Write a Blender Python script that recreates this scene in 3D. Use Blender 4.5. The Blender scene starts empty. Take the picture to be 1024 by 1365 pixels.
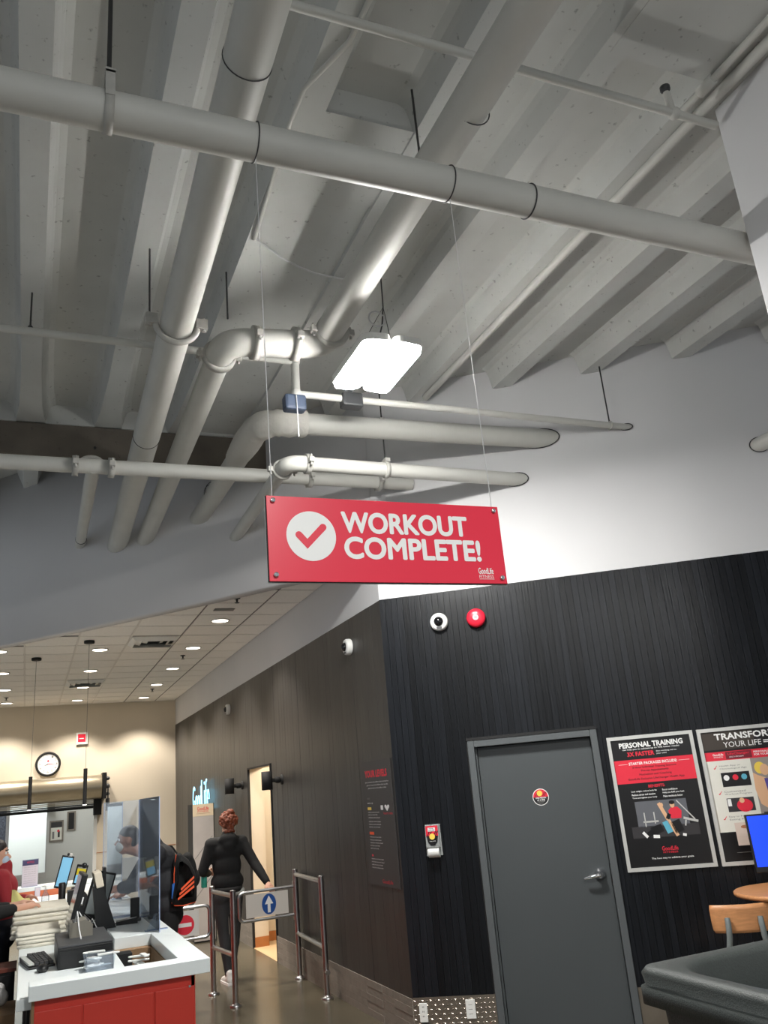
import bpy, math, random
from mathutils import Vector, Matrix

random.seed(7)
sc = bpy.context.scene
C = sc.collection
PI = math.pi

# ------------------------------------------------------------------ camera, world, exposure
def camera():
    pitch, roll, yaw, f = .314642, -.0898574, -.413735, 1111.85
    c, s = math.cos(yaw), math.sin(yaw)
    Rz = Matrix(((c, s, 0), (-s, c, 0), (0, 0, 1)))
    A = Matrix(((1, 0, 0), (0, 0, -1), (0, 1, 0)))
    c, s = math.cos(pitch), math.sin(pitch)
    Rx = Matrix(((1, 0, 0), (0, c, s), (0, -s, c)))
    c, s = math.cos(roll), math.sin(roll)
    Rr = Matrix(((c, -s, 0), (s, c, 0), (0, 0, 1)))
    M = Rr @ Rx @ A @ Rz
    right, up, back = M[0].copy(), -M[1].copy(), -M[2].copy()
    cd = bpy.data.cameras.new('camera')
    cd.sensor_fit = 'VERTICAL'
    cd.sensor_height = 36.0
    cd.lens = f / 1365 * 36.0
    cd.clip_start = .05
    co = bpy.data.objects.new('camera', cd)
    C.objects.link(co)
    mw = Matrix((right, up, back)).transposed().to_4x4()
    mw.translation = (0, 0, 1.8)
    co.matrix_world = mw
    sc.camera = co
camera()

W = bpy.data.worlds.new('world')
sc.world = W
W.use_nodes = True
W.node_tree.nodes['Background'].inputs[0].default_value = (.88, .96, 1.03, 1)
W.node_tree.nodes['Background'].inputs[1].default_value = .34

sc.view_settings.view_transform = 'Standard'
sc.view_settings.look = 'None'
sc.view_settings.exposure = 0.0
sc.view_settings.gamma = 1.0
sc.view_settings.use_curve_mapping = False
sc.cycles.use_denoising = True
sc.cycles.max_bounces = 8
sc.cycles.transparent_max_bounces = 16
sc.cycles.sample_clamp_indirect = 6.0
LED_STRENGTH = 300.0
DOWNLIGHT_W = 225.0

# ------------------------------------------------------------------ materials
def lin(c):
    o = []
    for x in c[:3]:
        x /= 255.0
        o.append(x / 12.92 if x <= .04045 else ((x + .055) / 1.055) ** 2.4)
    return (o[0], o[1], o[2], 1)

MATS = {}
def mat(name, col, rough=.5, metal=0., var=0., vs=4., bump=0., bs=40., rand=0., stretch=None, spots=0., spot_scale=30., coat=0., spec=None):
    m = bpy.data.materials.new(name)
    m.use_nodes = True
    nt = m.node_tree
    b = nt.nodes['Principled BSDF']
    base = lin(col)
    b.inputs['Base Color'].default_value = base
    b.inputs['Roughness'].default_value = rough
    b.inputs['Metallic'].default_value = metal
    if spec is not None:
        b.inputs['Specular IOR Level'].default_value = spec
    if coat:
        b.inputs['Coat Weight'].default_value = coat
    tc = nt.nodes.new('ShaderNodeTexCoord')
    mp = nt.nodes.new('ShaderNodeMapping')
    nt.links.new(tc.outputs['Object'], mp.inputs[0])
    if stretch:
        mp.inputs['Scale'].default_value = stretch
    if rand:
        oi = nt.nodes.new('ShaderNodeObjectInfo')
        cb = nt.nodes.new('ShaderNodeCombineXYZ')
        mm = nt.nodes.new('ShaderNodeMath'); mm.operation = 'MULTIPLY'; mm.inputs[1].default_value = 40
        nt.links.new(oi.outputs['Random'], mm.inputs[0])
        nt.links.new(mm.outputs[0], cb.inputs[0]); nt.links.new(mm.outputs[0], cb.inputs[2])
        nt.links.new(cb.outputs[0], mp.inputs['Location'])
    src = None
    if var:
        n = nt.nodes.new('ShaderNodeTexNoise')
        n.inputs['Scale'].default_value = vs
        n.inputs['Detail'].default_value = 6
        nt.links.new(mp.outputs[0], n.inputs['Vector'])
        r = nt.nodes.new('ShaderNodeMapRange')
        r.inputs[1].default_value = .3; r.inputs[2].default_value = .7
        r.inputs[3].default_value = 1 - var; r.inputs[4].default_value = 1 + var
        nt.links.new(n.outputs['Fac'], r.inputs[0])
        src = r.outputs[0]
    if rand:
        r2 = nt.nodes.new('ShaderNodeMapRange')
        r2.inputs[3].default_value = 1 - rand; r2.inputs[4].default_value = 1 + rand
        nt.links.new(oi.outputs['Random'], r2.inputs[0])
        if src:
            k = nt.nodes.new('ShaderNodeMath'); k.operation = 'MULTIPLY'
            nt.links.new(src, k.inputs[0]); nt.links.new(r2.outputs[0], k.inputs[1])
            src = k.outputs[0]
        else:
            src = r2.outputs[0]
    if spots:
        n2 = nt.nodes.new('ShaderNodeTexNoise')
        n2.inputs['Scale'].default_value = spot_scale; n2.inputs['Detail'].default_value = 3
        nt.links.new(tc.outputs['Object'], n2.inputs['Vector'])
        r3 = nt.nodes.new('ShaderNodeMapRange')
        r3.inputs[1].default_value = .66; r3.inputs[2].default_value = .74
        r3.inputs[3].default_value = 1; r3.inputs[4].default_value = 1 - spots
        nt.links.new(n2.outputs['Fac'], r3.inputs[0])
        if src:
            k = nt.nodes.new('ShaderNodeMath'); k.operation = 'MULTIPLY'
            nt.links.new(src, k.inputs[0]); nt.links.new(r3.outputs[0], k.inputs[1])
            src = k.outputs[0]
        else:
            src = r3.outputs[0]
    if src:
        vm = nt.nodes.new('ShaderNodeVectorMath'); vm.operation = 'SCALE'
        vm.inputs[0].default_value = base[:3]
        nt.links.new(src, vm.inputs['Scale'])
        nt.links.new(vm.outputs[0], b.inputs['Base Color'])
    if bump:
        n3 = nt.nodes.new('ShaderNodeTexNoise')
        n3.inputs['Scale'].default_value = bs; n3.inputs['Detail'].default_value = 5
        nt.links.new(mp.outputs[0], n3.inputs['Vector'])
        bn = nt.nodes.new('ShaderNodeBump')
        bn.inputs['Strength'].default_value = bump; bn.inputs['Distance'].default_value = .01
        nt.links.new(n3.outputs['Fac'], bn.inputs['Height'])
        nt.links.new(bn.outputs[0], b.inputs['Normal'])
    MATS[name] = m
    return m

def emit(name, col, strength):
    m = bpy.data.materials.new(name)
    m.use_nodes = True
    nt = m.node_tree
    b = nt.nodes['Principled BSDF']
    b.inputs['Base Color'].default_value = lin(col)
    b.inputs['Emission Color'].default_value = lin(col)
    b.inputs['Emission Strength'].default_value = strength
    return m

def clear(name, tint=(240, 245, 250), body=.15, rough=.03):
    """thin clear plastic: mostly see-through, glossy at grazing angles, a faint milky body"""
    m = bpy.data.materials.new(name)
    m.use_nodes = True
    nt = m.node_tree
    out = nt.nodes['Material Output']
    nt.nodes.remove(nt.nodes['Principled BSDF'])
    tr = nt.nodes.new('ShaderNodeBsdfTransparent'); tr.inputs[0].default_value = lin(tint)
    gl = nt.nodes.new('ShaderNodeBsdfGlossy'); gl.inputs['Roughness'].default_value = rough
    df = nt.nodes.new('ShaderNodeBsdfDiffuse'); df.inputs[0].default_value = lin((225, 232, 240))
    fr = nt.nodes.new('ShaderNodeFresnel'); fr.inputs[0].default_value = 1.18
    m1 = nt.nodes.new('ShaderNodeMixShader'); m2 = nt.nodes.new('ShaderNodeMixShader')
    m1.inputs[0].default_value = body
    nt.links.new(tr.outputs[0], m1.inputs[1]); nt.links.new(df.outputs[0], m1.inputs[2])
    nt.links.new(fr.outputs[0], m2.inputs[0])
    nt.links.new(m1.outputs[0], m2.inputs[1]); nt.links.new(gl.outputs[0], m2.inputs[2])
    nt.links.new(m2.outputs[0], out.inputs[0])
    return m

concrete = mat('painted_concrete', (198, 199, 196), .85, var=.08, vs=1.6, bump=.07, bs=22, spots=.4, spot_scale=26)
beam_conc = mat('bare_concrete', (112, 104, 94), .9, var=.22, vs=3, bump=.3, bs=18, spots=.3)
pipe_paint = mat('pipe_paint', (200, 199, 193), .5, var=.05, vs=3, bump=.05, bs=30)
clamp_paint = mat('clamp_paint', (178, 176, 170), .55, var=.1, vs=20)
rod_dark = mat('steel_rod', (70, 70, 70), .5, .6)
wire_dark = mat('dark_wire', (60, 60, 62), .5)
wire_light = mat('light_cable', (205, 205, 205), .4)
drywall = mat('drywall_paint', (214, 213, 214), .7, var=.015, vs=2)
cream = mat('cream_paint', (216, 204, 184), .75, var=.02, vs=2)
tile_white = mat('acoustic_tile', (248, 245, 240), .9, var=.03, vs=30, rand=.03, bump=.2, bs=120)
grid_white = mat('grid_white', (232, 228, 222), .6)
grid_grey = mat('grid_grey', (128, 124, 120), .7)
plank_black = mat('black_plank', (18, 20, 24), .33, var=.35, vs=5, rand=.42, bump=.2, bs=9, stretch=(9, 9, .55), spec=.28)
plank_grey = mat('charcoal_plank', (52, 50, 48), .40, var=.28, vs=6, rand=.16, bump=.12, bs=12, stretch=(9, 9, .35))
floor_m = mat('floor_concrete', (86, 80, 66), .22, var=.22, vs=1.1, bump=.03, bs=6)
stone_m = mat('ledger_stone', (132, 124, 114), .8, var=.10, vs=14, rand=.05, bump=.3, bs=60)
plate_m = mat('tread_plate', (150, 140, 128), .35, .85, var=.12, vs=6)
door_m = mat('door_paint', (68, 72, 74), .45, var=.03, vs=2)
frame_m = mat('door_frame_paint', (82, 86, 88), .45)
black_m = mat('black_plastic', (22, 22, 23), .4)
matte_black = mat('matte_black', (16, 16, 17), .7)
dark_grey = mat('dark_grey_plastic', (60, 61, 63), .5)
white_m = mat('white_plastic', (228, 228, 224), .4)
white_print = mat('white_print', (238, 238, 236), .5)
red_m = mat('red_board_hazed', (228, 52, 74), .3)  # sign red lifted paler and pinker, lamp haze mixed into the colour
red_print = mat('red_print', (222, 40, 62), .5)
red_plastic = mat('red_plastic', (226, 36, 60), .35)
black_print = mat('black_print', (24, 23, 24), .3)
grey_print = mat('grey_print', (120, 118, 116), .5)
dark_print = mat('dark_print', (52, 50, 52), .4)
steel = mat('brushed_steel', (190, 190, 190), .28, 1.0, var=.05, vs=8)
chrome = mat('chrome', (225, 225, 228), .1, 1.0)
silver = mat('silver_frame', (206, 206, 202), .35, .35)
shutter_m = mat('shutter_steel', (168, 158, 138), .32, .8, var=.06, vs=3)
counter_red = mat('red_laminate', (206, 58, 44), .45, var=.03, vs=3)
counter_white = mat('white_laminate', (226, 232, 232), .3)
wood_m = mat('beech_wood', (196, 138, 92), .4, var=.12, vs=6, stretch=(2, 14, 14))
wood_dark = mat('wood_trim', (176, 112, 62), .45, var=.12, vs=6)
bin_m = mat('speckled_plastic', (50, 55, 53), .55, var=.22, vs=160, bump=.25, bs=220)
skin_m = mat('skin', (206, 158, 134), .5)
skin_d = mat('skin_brown', (150, 100, 76), .5)
hair_red = mat('auburn_hair', (112, 52, 26), .55, var=.6, vs=45, bump=.8, bs=70)
hair_dark = mat('dark_hair', (32, 24, 22), .5, bump=.4, bs=40)
cloth_black = mat('black_cotton', (15, 15, 16), .85, bump=.2, bs=120)
cloth_grey = mat('charcoal_leggings', (48, 48, 50), .8)
cloth_navy = mat('navy_cloth', (26, 28, 40), .85)
cloth_red = mat('red_knit', (140, 24, 34), .8, bump=.2, bs=90)
cloth_light = mat('pale_grey_cotton', (176, 178, 172), .85)
towel_m = mat('towel', (228, 222, 206), .95, var=.05, vs=30, bump=.5, bs=180)
towel_y = mat('yellow_cloth', (206, 198, 128), .9, bump=.3, bs=60)
shoe_m = mat('white_sneaker', (222, 222, 218), .5)
orange_m = mat('orange_print', (236, 92, 48), .5)
teal_m = mat('teal_plastic', (40, 150, 130), .35)
blue_m = mat('blue_print', (30, 78, 150), .4)
cardboard = mat('cardboard', (142, 112, 82), .85, var=.08, vs=8)
paper_m = mat('paper', (226, 226, 222), .8)
pale_paper = mat('poster_paper', (222, 220, 210), .5)
lav_paper = mat('lavender_paper', (206, 196, 206), .7)
yellow_m = mat('yellow_print', (238, 206, 84), .5)
cream_print = mat('skin_print', (222, 176, 138), .5)
brown_print = mat('tan_print', (172, 116, 84), .5)
purple_print = mat('purple_print', (84, 72, 150), .5)
cyan_print = mat('cyan_print', (92, 172, 196), .5)
hall_floor_m = mat('hall_floor', (196, 170, 132), .4)
room_grey = mat('studio_wall', (206, 206, 202), .8)
panel_m = mat('frosted_panel', (228, 236, 236), .4)
acrylic = clear('acrylic_sheet')
acrylic_edge = mat('acrylic_edge', (150, 165, 196), .15)
bag_clear = clear('plastic_tub', body=.16, rough=.2)
neon_m = emit('neon_tube', (150, 226, 255), 2.2)
led_m = emit('led_panel', (255, 254, 250), LED_STRENGTH)
downlight_m = emit('downlight_lens', (255, 240, 222), 9.0)
pend_m = emit('pendant_lens', (255, 250, 240), 6.0)
screen_blue = emit('screen_blue', (16, 62, 226), .9)
screen_cyan = emit('screen_cyan', (120, 176, 206), .75)
screen_yel = emit('screen_yellow', (186, 168, 40), .7)
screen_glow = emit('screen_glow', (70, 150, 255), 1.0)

# ------------------------------------------------------------------ mesh helpers
class MB:
    def __init__(s):
        s.v = []; s.f = []; s.s = []
    def add(s, vs, fs, smooth=False):
        o = len(s.v)
        s.v += [tuple(v) for v in vs]
        s.f += [tuple(i + o for i in f) for f in fs]
        s.s += [smooth] * len(fs)
        return s
    def box(s, x0, x1, y0, y1, z0, z1, T=None):
        vs = [Vector((x, y, z)) for z in (z0, z1) for y in (y0, y1) for x in (x0, x1)]
        if T is not None:
            vs = [T @ v for v in vs]
        return s.add(vs, [(0, 2, 3, 1), (4, 5, 7, 6), (0, 1, 5, 4), (2, 6, 7, 3), (0, 4, 6, 2), (1, 3, 7, 5)])
    def tube(s, pts, r, n=12, caps=True, smooth=True):
        pts = [Vector(p) for p in pts]
        rs = r if isinstance(r, (list, tuple)) else [r] * len(pts)
        d0 = (pts[1] - pts[0]).normalized()
        up = Vector((0, 0, 1)) if abs(d0.z) < .9 else Vector((1, 0, 0))
        a = d0.cross(up).normalized()
        vs = []
        for i, p in enumerate(pts):
            if i == 0: d = pts[1] - pts[0]
            elif i == len(pts) - 1: d = pts[-1] - pts[-2]
            else: d = (pts[i + 1] - pts[i]).normalized() + (pts[i] - pts[i - 1]).normalized()
            d = d.normalized()
            a = (a - d * a.dot(d)).normalized()
            b = d.cross(a)
            for k in range(n):
                t = 2 * PI * k / n
                vs.append(p + (a * math.cos(t) + b * math.sin(t)) * rs[i])
        fs = []
        for i in range(len(pts) - 1):
            for k in range(n):
                k2 = (k + 1) % n
                fs.append((i * n + k, i * n + k2, (i + 1) * n + k2, (i + 1) * n + k))
        s.add(vs, fs, smooth)
        if caps:
            m = len(pts) - 1
            s.add(vs[:n], [tuple(range(n - 1, -1, -1))])
            s.add(vs[m * n:], [tuple(range(n))])
        return s
    def lathe(s, prof, c=(0, 0, 0), axis='z', n=24, smooth=True, caps=True):
        c = Vector(c)
        ax = {'z': (Vector((1, 0, 0)), Vector((0, 1, 0)), Vector((0, 0, 1))),
              'y': (Vector((1, 0, 0)), Vector((0, 0, -1)), Vector((0, 1, 0))),
              'x': (Vector((0, 1, 0)), Vector((0, 0, 1)), Vector((1, 0, 0)))}[axis]
        vs = []; fs = []
        for r, h in prof:
            for k in range(n):
                t = 2 * PI * k / n
                vs.append(c + ax[0] * (r * math.cos(t)) + ax[1] * (r * math.sin(t)) + ax[2] * h)
        for i in range(len(prof) - 1):
            for k in range(n):
                k2 = (k + 1) % n
                fs.append((i * n + k, i * n + k2, (i + 1) * n + k2, (i + 1) * n + k))
        s.add(vs, fs, smooth)
        if not caps: return s
        m = len(prof) - 1
        s.add(vs[:n], [tuple(range(n - 1, -1, -1))])
        s.add(vs[m * n:], [tuple(range(n))])
        return s
    def ball(s, c, r, n=16, m=10):
        c = Vector(c)
        r = Vector(r) if isinstance(r, (tuple, list)) else Vector((r, r, r))
        vs = [c + Vector((0, 0, r.z))]
        for i in range(1, m):
            a = PI * i / m
            for k in range(n):
                t = 2 * PI * k / n
                vs.append(c + Vector((r.x * math.sin(a) * math.cos(t), r.y * math.sin(a) * math.sin(t), r.z * math.cos(a))))
        vs.append(c - Vector((0, 0, r.z)))
        fs = [(0, 1 + k, 1 + (k + 1) % n) for k in range(n)]
        for i in range(m - 2):
            for k in range(n):
                k2 = (k + 1) % n
                fs.append((1 + i * n + k, 1 + (i + 1) * n + k, 1 + (i + 1) * n + k2, 1 + i * n + k2))
        L = len(vs) - 1
        fs += [(L, 1 + (m - 2) * n + (k + 1) % n, 1 + (m - 2) * n + k) for k in range(n)]
        return s.add(vs, fs, True)
    def cap(s, p0, p1, r0, r1=None, n=12):
        r1 = r0 if r1 is None else r1
        s.tube([p0, p1], [r0, r1], n); s.ball(p0, r0, n, 8); s.ball(p1, r1, n, 8)
        return s
    def prism(s, poly, y0, y1, plane='xz', smooth=False):
        """closed polygon extruded; plane xz -> along y, xy -> along z, yz -> along x"""
        def P(a, b, t):
            return {'xz': (a, t, b), 'xy': (a, b, t), 'yz': (t, a, b)}[plane]
        n = len(poly)
        vs = [P(a, b, y0) for a, b in poly] + [P(a, b, y1) for a, b in poly]
        s.add(vs, [tuple(range(n)), tuple(range(2 * n - 1, n - 1, -1))])
        s.add(vs, [(i, i + n, (i + 1) % n + n, (i + 1) % n) for i in range(n)], smooth)
        return s
    def torus(s, c, R, r, axis='z', n=24, m=8):
        c = Vector(c)
        pts = []
        for k in range(n + 1):
            t = 2 * PI * k / n
            e = {'z': (math.cos(t), math.sin(t), 0), 'y': (math.cos(t), 0, math.sin(t)), 'x': (0, math.cos(t), math.sin(t))}[axis]
            pts.append(c + Vector(e) * R)
        return s.tube(pts, r, m, caps=False)
    def mesh(s, name):
        me = bpy.data.meshes.new(name)
        me.from_pydata([tuple(v) for v in s.v], [], s.f)
        for p, sm in zip(me.polygons, s.s):
            p.use_smooth = sm
        me.validate()
        return me
    def build(s, name, m, parent=None, bevel=0., loc=None, rz=None):
        me = s.mesh(name)
        me.materials.append(m)
        return put(name, me, parent, bevel, loc, rz)

def put(name, me, parent=None, bevel=0., loc=None, rz=None):
    o = bpy.data.objects.new(name, me)
    C.objects.link(o)
    if parent is not None:
        o.parent = parent
    if loc is not None:
        o.location = loc
    if rz is not None:
        o.rotation_euler = (0, 0, rz)
    if bevel:
        b = o.modifiers.new('bevel', 'BEVEL'); b.width = bevel; b.segments = 2; b.limit_method = 'ANGLE'
    return o

def tag(o, label, cat, group=None, kind=None):
    if label: o['label'] = label
    if cat: o['category'] = cat
    if group: o['group'] = group
    if kind: o['kind'] = kind
    return o

def thing(name, label, cat, loc=(0, 0, 0), rz=0., group=None, kind=None):
    o = bpy.data.objects.new(name, None)
    C.objects.link(o)
    o.empty_display_size = .1
    o.location = loc
    o.rotation_euler = (0, 0, rz)
    return tag(o, label, cat, group, kind)

def copy_tree(root, loc, rz=None, label=None):
    r = root.copy(); C.objects.link(r)
    r.location = loc
    if rz is not None: r.rotation_euler = (0, 0, rz)
    if label: r['label'] = label
    for ch in list(root.children):
        c = ch.copy(); C.objects.link(c); c.parent = r
        for g in list(ch.children):
            d = g.copy(); C.objects.link(d); d.parent = c
    return r

def text(name, s, m, parent, x, z, w, h, y=-.001, bold=0., res=2):
    """flat lettering in the local xz plane facing -y, lower-left corner at (x, z), scaled to w by h;
    bold thickens the strokes by laying shifted copies over each other"""
    cu = bpy.data.curves.new(name, 'FONT')
    cu.body = s; cu.size = 1; cu.extrude = 0; cu.resolution_u = res
    to = bpy.data.objects.new(name, cu)
    C.objects.link(to)
    me = bpy.data.meshes.new_from_object(to)
    bpy.data.objects.remove(to); bpy.data.curves.remove(cu)
    xs = [v.co.x for v in me.vertices]; ys = [v.co.y for v in me.vertices]
    x0, x1, y0, y1 = min(xs), max(xs), min(ys), max(ys)
    b = bold * h * 1.5
    kx = (w - 2 * b) / (x1 - x0); ky = (h - 2 * b) / (y1 - y0)
    base = [(x + b + (v.co.x - x0) * kx, z + b + (v.co.y - y0) * ky) for v in me.vertices]
    faces = [tuple(p.vertices) for p in me.polygons]
    bpy.data.meshes.remove(me)
    mb = MB()
    for i, (ox, oz) in enumerate(((0, 0), (b, 0), (-b, 0), (0, b), (0, -b), (b * .7, b * .7), (-b * .7, b * .7), (b * .7, -b * .7), (-b * .7, -b * .7)) if bold else ((0, 0),)):
        mb.add([(px + ox, y - i * 1e-5, pz + oz) for px, pz in base], faces)
    return mb.build(name, m, parent)

def flat(name, m, parent, poly, y=-.0008, t=.0006):
    """flat printed patch in the local xz plane"""
    return MB().prism(poly, y - t, y, 'xz').build(name, m, parent)

def rect(x0, x1, z0, z1):
    return [(x0, z0), (x1, z0), (x1, z1), (x0, z1)]

def disc(cx, cz, r, n=28, rz=None):
    rz = r if rz is None else rz
    return [(cx + r * math.cos(2 * PI * k / n), cz + rz * math.sin(2 * PI * k / n)) for k in range(n)]

def arc(c, u, v, r, n=8, a0=0., a1=PI / 2):
    c, u, v = Vector(c), Vector(u), Vector(v)
    return [c + (u * math.cos(a0 + (a1 - a0) * k / n) + v * math.sin(a0 + (a1 - a0) * k / n)) * r for k in range(n + 1)]

def blob(mb, name, m, parent, voxel=.012, smooth=6):
    """overlapping volumes fused into one continuous surface"""
    me = mb.mesh(name)
    o = bpy.data.objects.new(name, me); C.objects.link(o)
    r = o.modifiers.new('r', 'REMESH'); r.mode = 'VOXEL'; r.voxel_size = voxel; r.use_smooth_shade = True
    s = o.modifiers.new('s', 'SMOOTH'); s.factor = .5; s.iterations = smooth
    dg = bpy.context.evaluated_depsgraph_get(); dg.update()
    m2 = bpy.data.meshes.new_from_object(o.evaluated_get(dg))
    bpy.data.objects.remove(o); bpy.data.meshes.remove(me)
    m2.materials.clear(); m2.materials.append(m); m2.name = name
    for p in m2.polygons: p.use_smooth = True
    return put(name, m2, parent)

# the plan: the dark side wall runs along y at x = 2.71, the black wall starts at CX, CY and runs off at RA
CX, CY = 2.71, 6.45
RA = math.atan2(-.555, .832)
DX, DY = math.cos(RA), math.sin(RA)
def RW(s, z, off=0.):
    """a point on the black wall, s along it, off in front of it"""
    return (CX + DX * s + DY * off, CY + DY * s - DX * off, z)
LA = -PI / 2           # things on the dark side wall: local -y looks into the room
def LW(y, z, off=0.):
    return (CX - off, y, z)

# ------------------------------------------------------------------ the setting
def structure():
    # floor
    f = MB().box(-4, 7, -3, 17.5, -.1, 0).build('floor', floor_m)
    tag(f, 'dark polished concrete floor running past the gates', 'floor', kind='structure')

    # concrete rib ceiling
    ce = thing('ceiling', 'white painted concrete ceiling with deep parallel joists', 'ceiling', (0, 0, 5.07), kind='structure')
    P, X0, B = .645, -.0975, .072      # pitch, centre of the first visible joist, half width below
    def joist(k, y_end, flare):
        xc = X0 + P * k
        prof = lambda e: [(-B - e, 0), (-B - .028 - e, .12), (-B - .045 - e, .158), (-B - .085 - e, .182), (B + .085 + e, .182), (B + .045 + e, .158), (B + .028 + e, .12), (B + e, 0)]
        ys = [(-3., 0), (y_end - 1.0, 0), (y_end - .35, .018), (y_end, .05)] if flare else [(-3., 0), (y_end, 0)]
        vs = []; fs = []
        for y, e in ys:
            vs += [(xc + a, y, b) for a, b in prof(e)]
        n = 8
        for i in range(len(ys) - 1):
            fs += [(i * n + j, i * n + (j + 1) % n, (i + 1) * n + (j + 1) % n, (i + 1) * n + j) for j in range(n)]
        fs += [tuple(range(n - 1, -1, -1)), tuple(range((len(ys) - 1) * n, len(ys) * n))]
        MB().add(vs, fs).build('joist', concrete, ce)
    for k in range(-3, 4):
        joist(k, 7.30, True)
    for k in range(4, 11):
        xc = X0 + P * k
        joist(k, CY - .667 * (xc + B + .1 - CX) + .15, False)
    MB().box(-3, 7, -3, 7.5, .182, .35).build('slab', concrete, ce)
    # a bay cast solid, and the solid strip by the column
    MB().box(X0 + 2 * P + B - .01, X0 + 3 * P - B + .01, 3.17, 3.80, .012, .181).build('infill_panel', concrete, ce)
    MB().box(X0 + 2 * P + B - .01, X0 + 3 * P - B + .01, 3.805, 7.28, .026, .181).build('infill_panel', concrete, ce)
    MB().box(X0 + 4 * P - .02, 7, -3, 2.40, -.004, .181).build('solid_strip', concrete, ce)
    # cross beam and the joists beyond it
    MB().box(-3, 2.02, 7.28, 7.52, -.30, .30).build('cross_beam', beam_conc, ce)
    MB().box(-3, 2.02, 7.262, 7.279, .0, .19).build('bay_end', concrete, ce)
    for k in range(-3, 2):
        xc = X0 + P * k
        MB().prism([(xc - B, .34), (xc + B, .34), (xc + B + .08, .56), (xc - B - .08, .56)], 7.5, 12.0, 'xz').build('joist', concrete, ce)
    MB().box(-3, 2.6, 7.5, 12.4, .56, .7).build('slab', concrete, ce)
    # bolt heads and stains in the beam face
    MB().lathe([(.012, -.012), (.012, 0)], (.44, 7.28, -.20), 'y', 10).build('bolt', rod_dark, ce)

    # curved bulkhead above the tiled ceiling
    pts = [(-2.6, 12.9), (-1.4, 11.35), (-.33, 10.09), (.404, 9.24), (.986, 8.55), (1.60, 7.80), (2.0, 7.29), (2.37, 6.85), (CX, CY)]
    fine = []
    for i in range(len(pts) - 1):                    # Catmull-Rom so that it reads as one curve
        p0 = Vector(pts[max(i - 1, 0)]); p1 = Vector(pts[i]); p2 = Vector(pts[i + 1]); p3 = Vector(pts[min(i + 2, len(pts) - 1)])
        for q in range(6):
            t = q / 6
            fine.append(.5 * ((2 * p1) + (p2 - p0) * t + (2 * p0 - 5 * p1 + 4 * p2 - p3) * t * t + (-p0 + 3 * p1 - 3 * p2 + p3) * t ** 3))
    fine.append(Vector(pts[-1]))
    vs = []; fs = []
    n = len(fine)
    for z in (3.62, 5.72):
        vs += [(p.x, p.y, z) for p in fine]
        vs += [(p.x + .12, p.y + .10, z) for p in fine]
    for i in range(n - 1):
        fs += [(i, i + 1, 2 * n + i + 1, 2 * n + i), (n + i + 1, n + i, 3 * n + i, 3 * n + i + 1), (i + 1, i, n + i, n + i + 1), (2 * n + i, 2 * n + i + 1, 3 * n + i + 1, 3 * n + i)]
    bk = MB().add(vs, fs, True).build('wall_bulkhead', drywall)
    tag(bk, 'pale curved bulkhead above the tiled ceiling with pipes running into it', 'wall', kind='structure')

    # black plank wall with white drywall above
    wr = thing('wall_right', 'black vertical plank wall with white painted drywall above it', 'wall', (CX, CY, 0), RA, kind='structure')
    MB().box(0, 7, .008, .2, 3.295, 5.45).build('drywall', drywall, wr)
    bk = MB().box(0, .615, .014, .2, 0, 3.295)
    bk.box(1.622, 7, .014, .2, 0, 3.295).box(.615, 1.622, .014, .2, 2.07, 3.295).box(.615, 1.622, .12, .2, 0, 2.07)
    bk.build('backing', matte_black, wr)
    pw = .0502
    full = MB().box(0, pw - .002, 0, .014, .285, 3.295).mesh('plank'); full.materials.append(plank_black)
    over = MB().box(0, pw - .002, 0, .014, 2.072, 3.295).mesh('plank'); over.materials.append(plank_black)
    i = 0
    x = .002
    while x < 4.6:
        me = over if (x > .59 and x < 1.60) else full
        o = put('plank', me, wr, loc=(x, random.uniform(-.0012, .0012), 0))
        x += pw
    MB().box(4.62, 7, 0, .014, .285, 3.295).build('panel', plank_black, wr)

    # tread plate skirting by the door
    br = thing('baseboard_right', 'diamond tread plate skirting under the black planks beside the grey door', 'skirting', RW(0, 0), RA, kind='structure')
    MB().box(.0, .613, -.002, .014, 0, .284).build('plate', plate_m, br)
    lz = MB()
    for a in range(20):
        for b in range(9):
            cx, cz = .016 + a * .0305, .016 + b * .0305
            sx = 1 if (a + b) % 2 else -1
            u = Vector((.0135 * sx, 0, .0085)); w_ = Vector((-.0030, 0, .0046 * sx))
            c = Vector((cx, -.002, cz))
            lz.add([c - u, c + w_, c + u, c - w_, c + Vector((0, -.0045, 0))], [(0, 1, 4), (1, 2, 4), (2, 3, 4), (3, 0, 4)])
    tag(lz.build('raised_lozenges', plate_m, br), None, None, kind='stuff')
    MB().box(1.625, 6, -.002, .014, 0, .284).build('plate', plate_m, br)

    # dark side wall along y
    wl = thing('wall_left', 'charcoal vertical board wall receding to the cream end wall', 'wall', (CX, CY, 0), LA, kind='structure')
    D0, D1, DZ = 3.80, 4.98, 2.16                         # the doorway, measured along the wall
    b = MB().box(-D0, 0, .014, .2, 0, 3.29).box(-11.05, -D1, .014, .2, 0, 3.29).box(-D1, -D0, .014, .2, DZ, 3.29)
    b.build('backing', matte_black, wl)
    MB().box(-11.05, 0, .006, .2, 3.29, 3.95).build('drywall', drywall, wl)
    pw = .1105
    full = MB().box(-pw + .002, 0, 0, .014, .275, 3.29).mesh('plank'); full.materials.append(plank_grey)
    over = MB().box(-pw + .002, 0, 0, .014, DZ, 3.29).mesh('plank'); over.materials.append(plank_grey)
    for i in range(100):
        x = -i * pw
        me = over if (-x > D0 - pw * .6 and -x < D1 - pw * .3) else full
        put('plank', me, wl, loc=(x, random.uniform(-.001, .001), 0))
    # stone skirting in courses
    bl = thing('baseboard_left', 'grey ledger stone skirting along the foot of the charcoal wall', 'skirting', (CX, CY, 0), LA, kind='structure')
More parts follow.
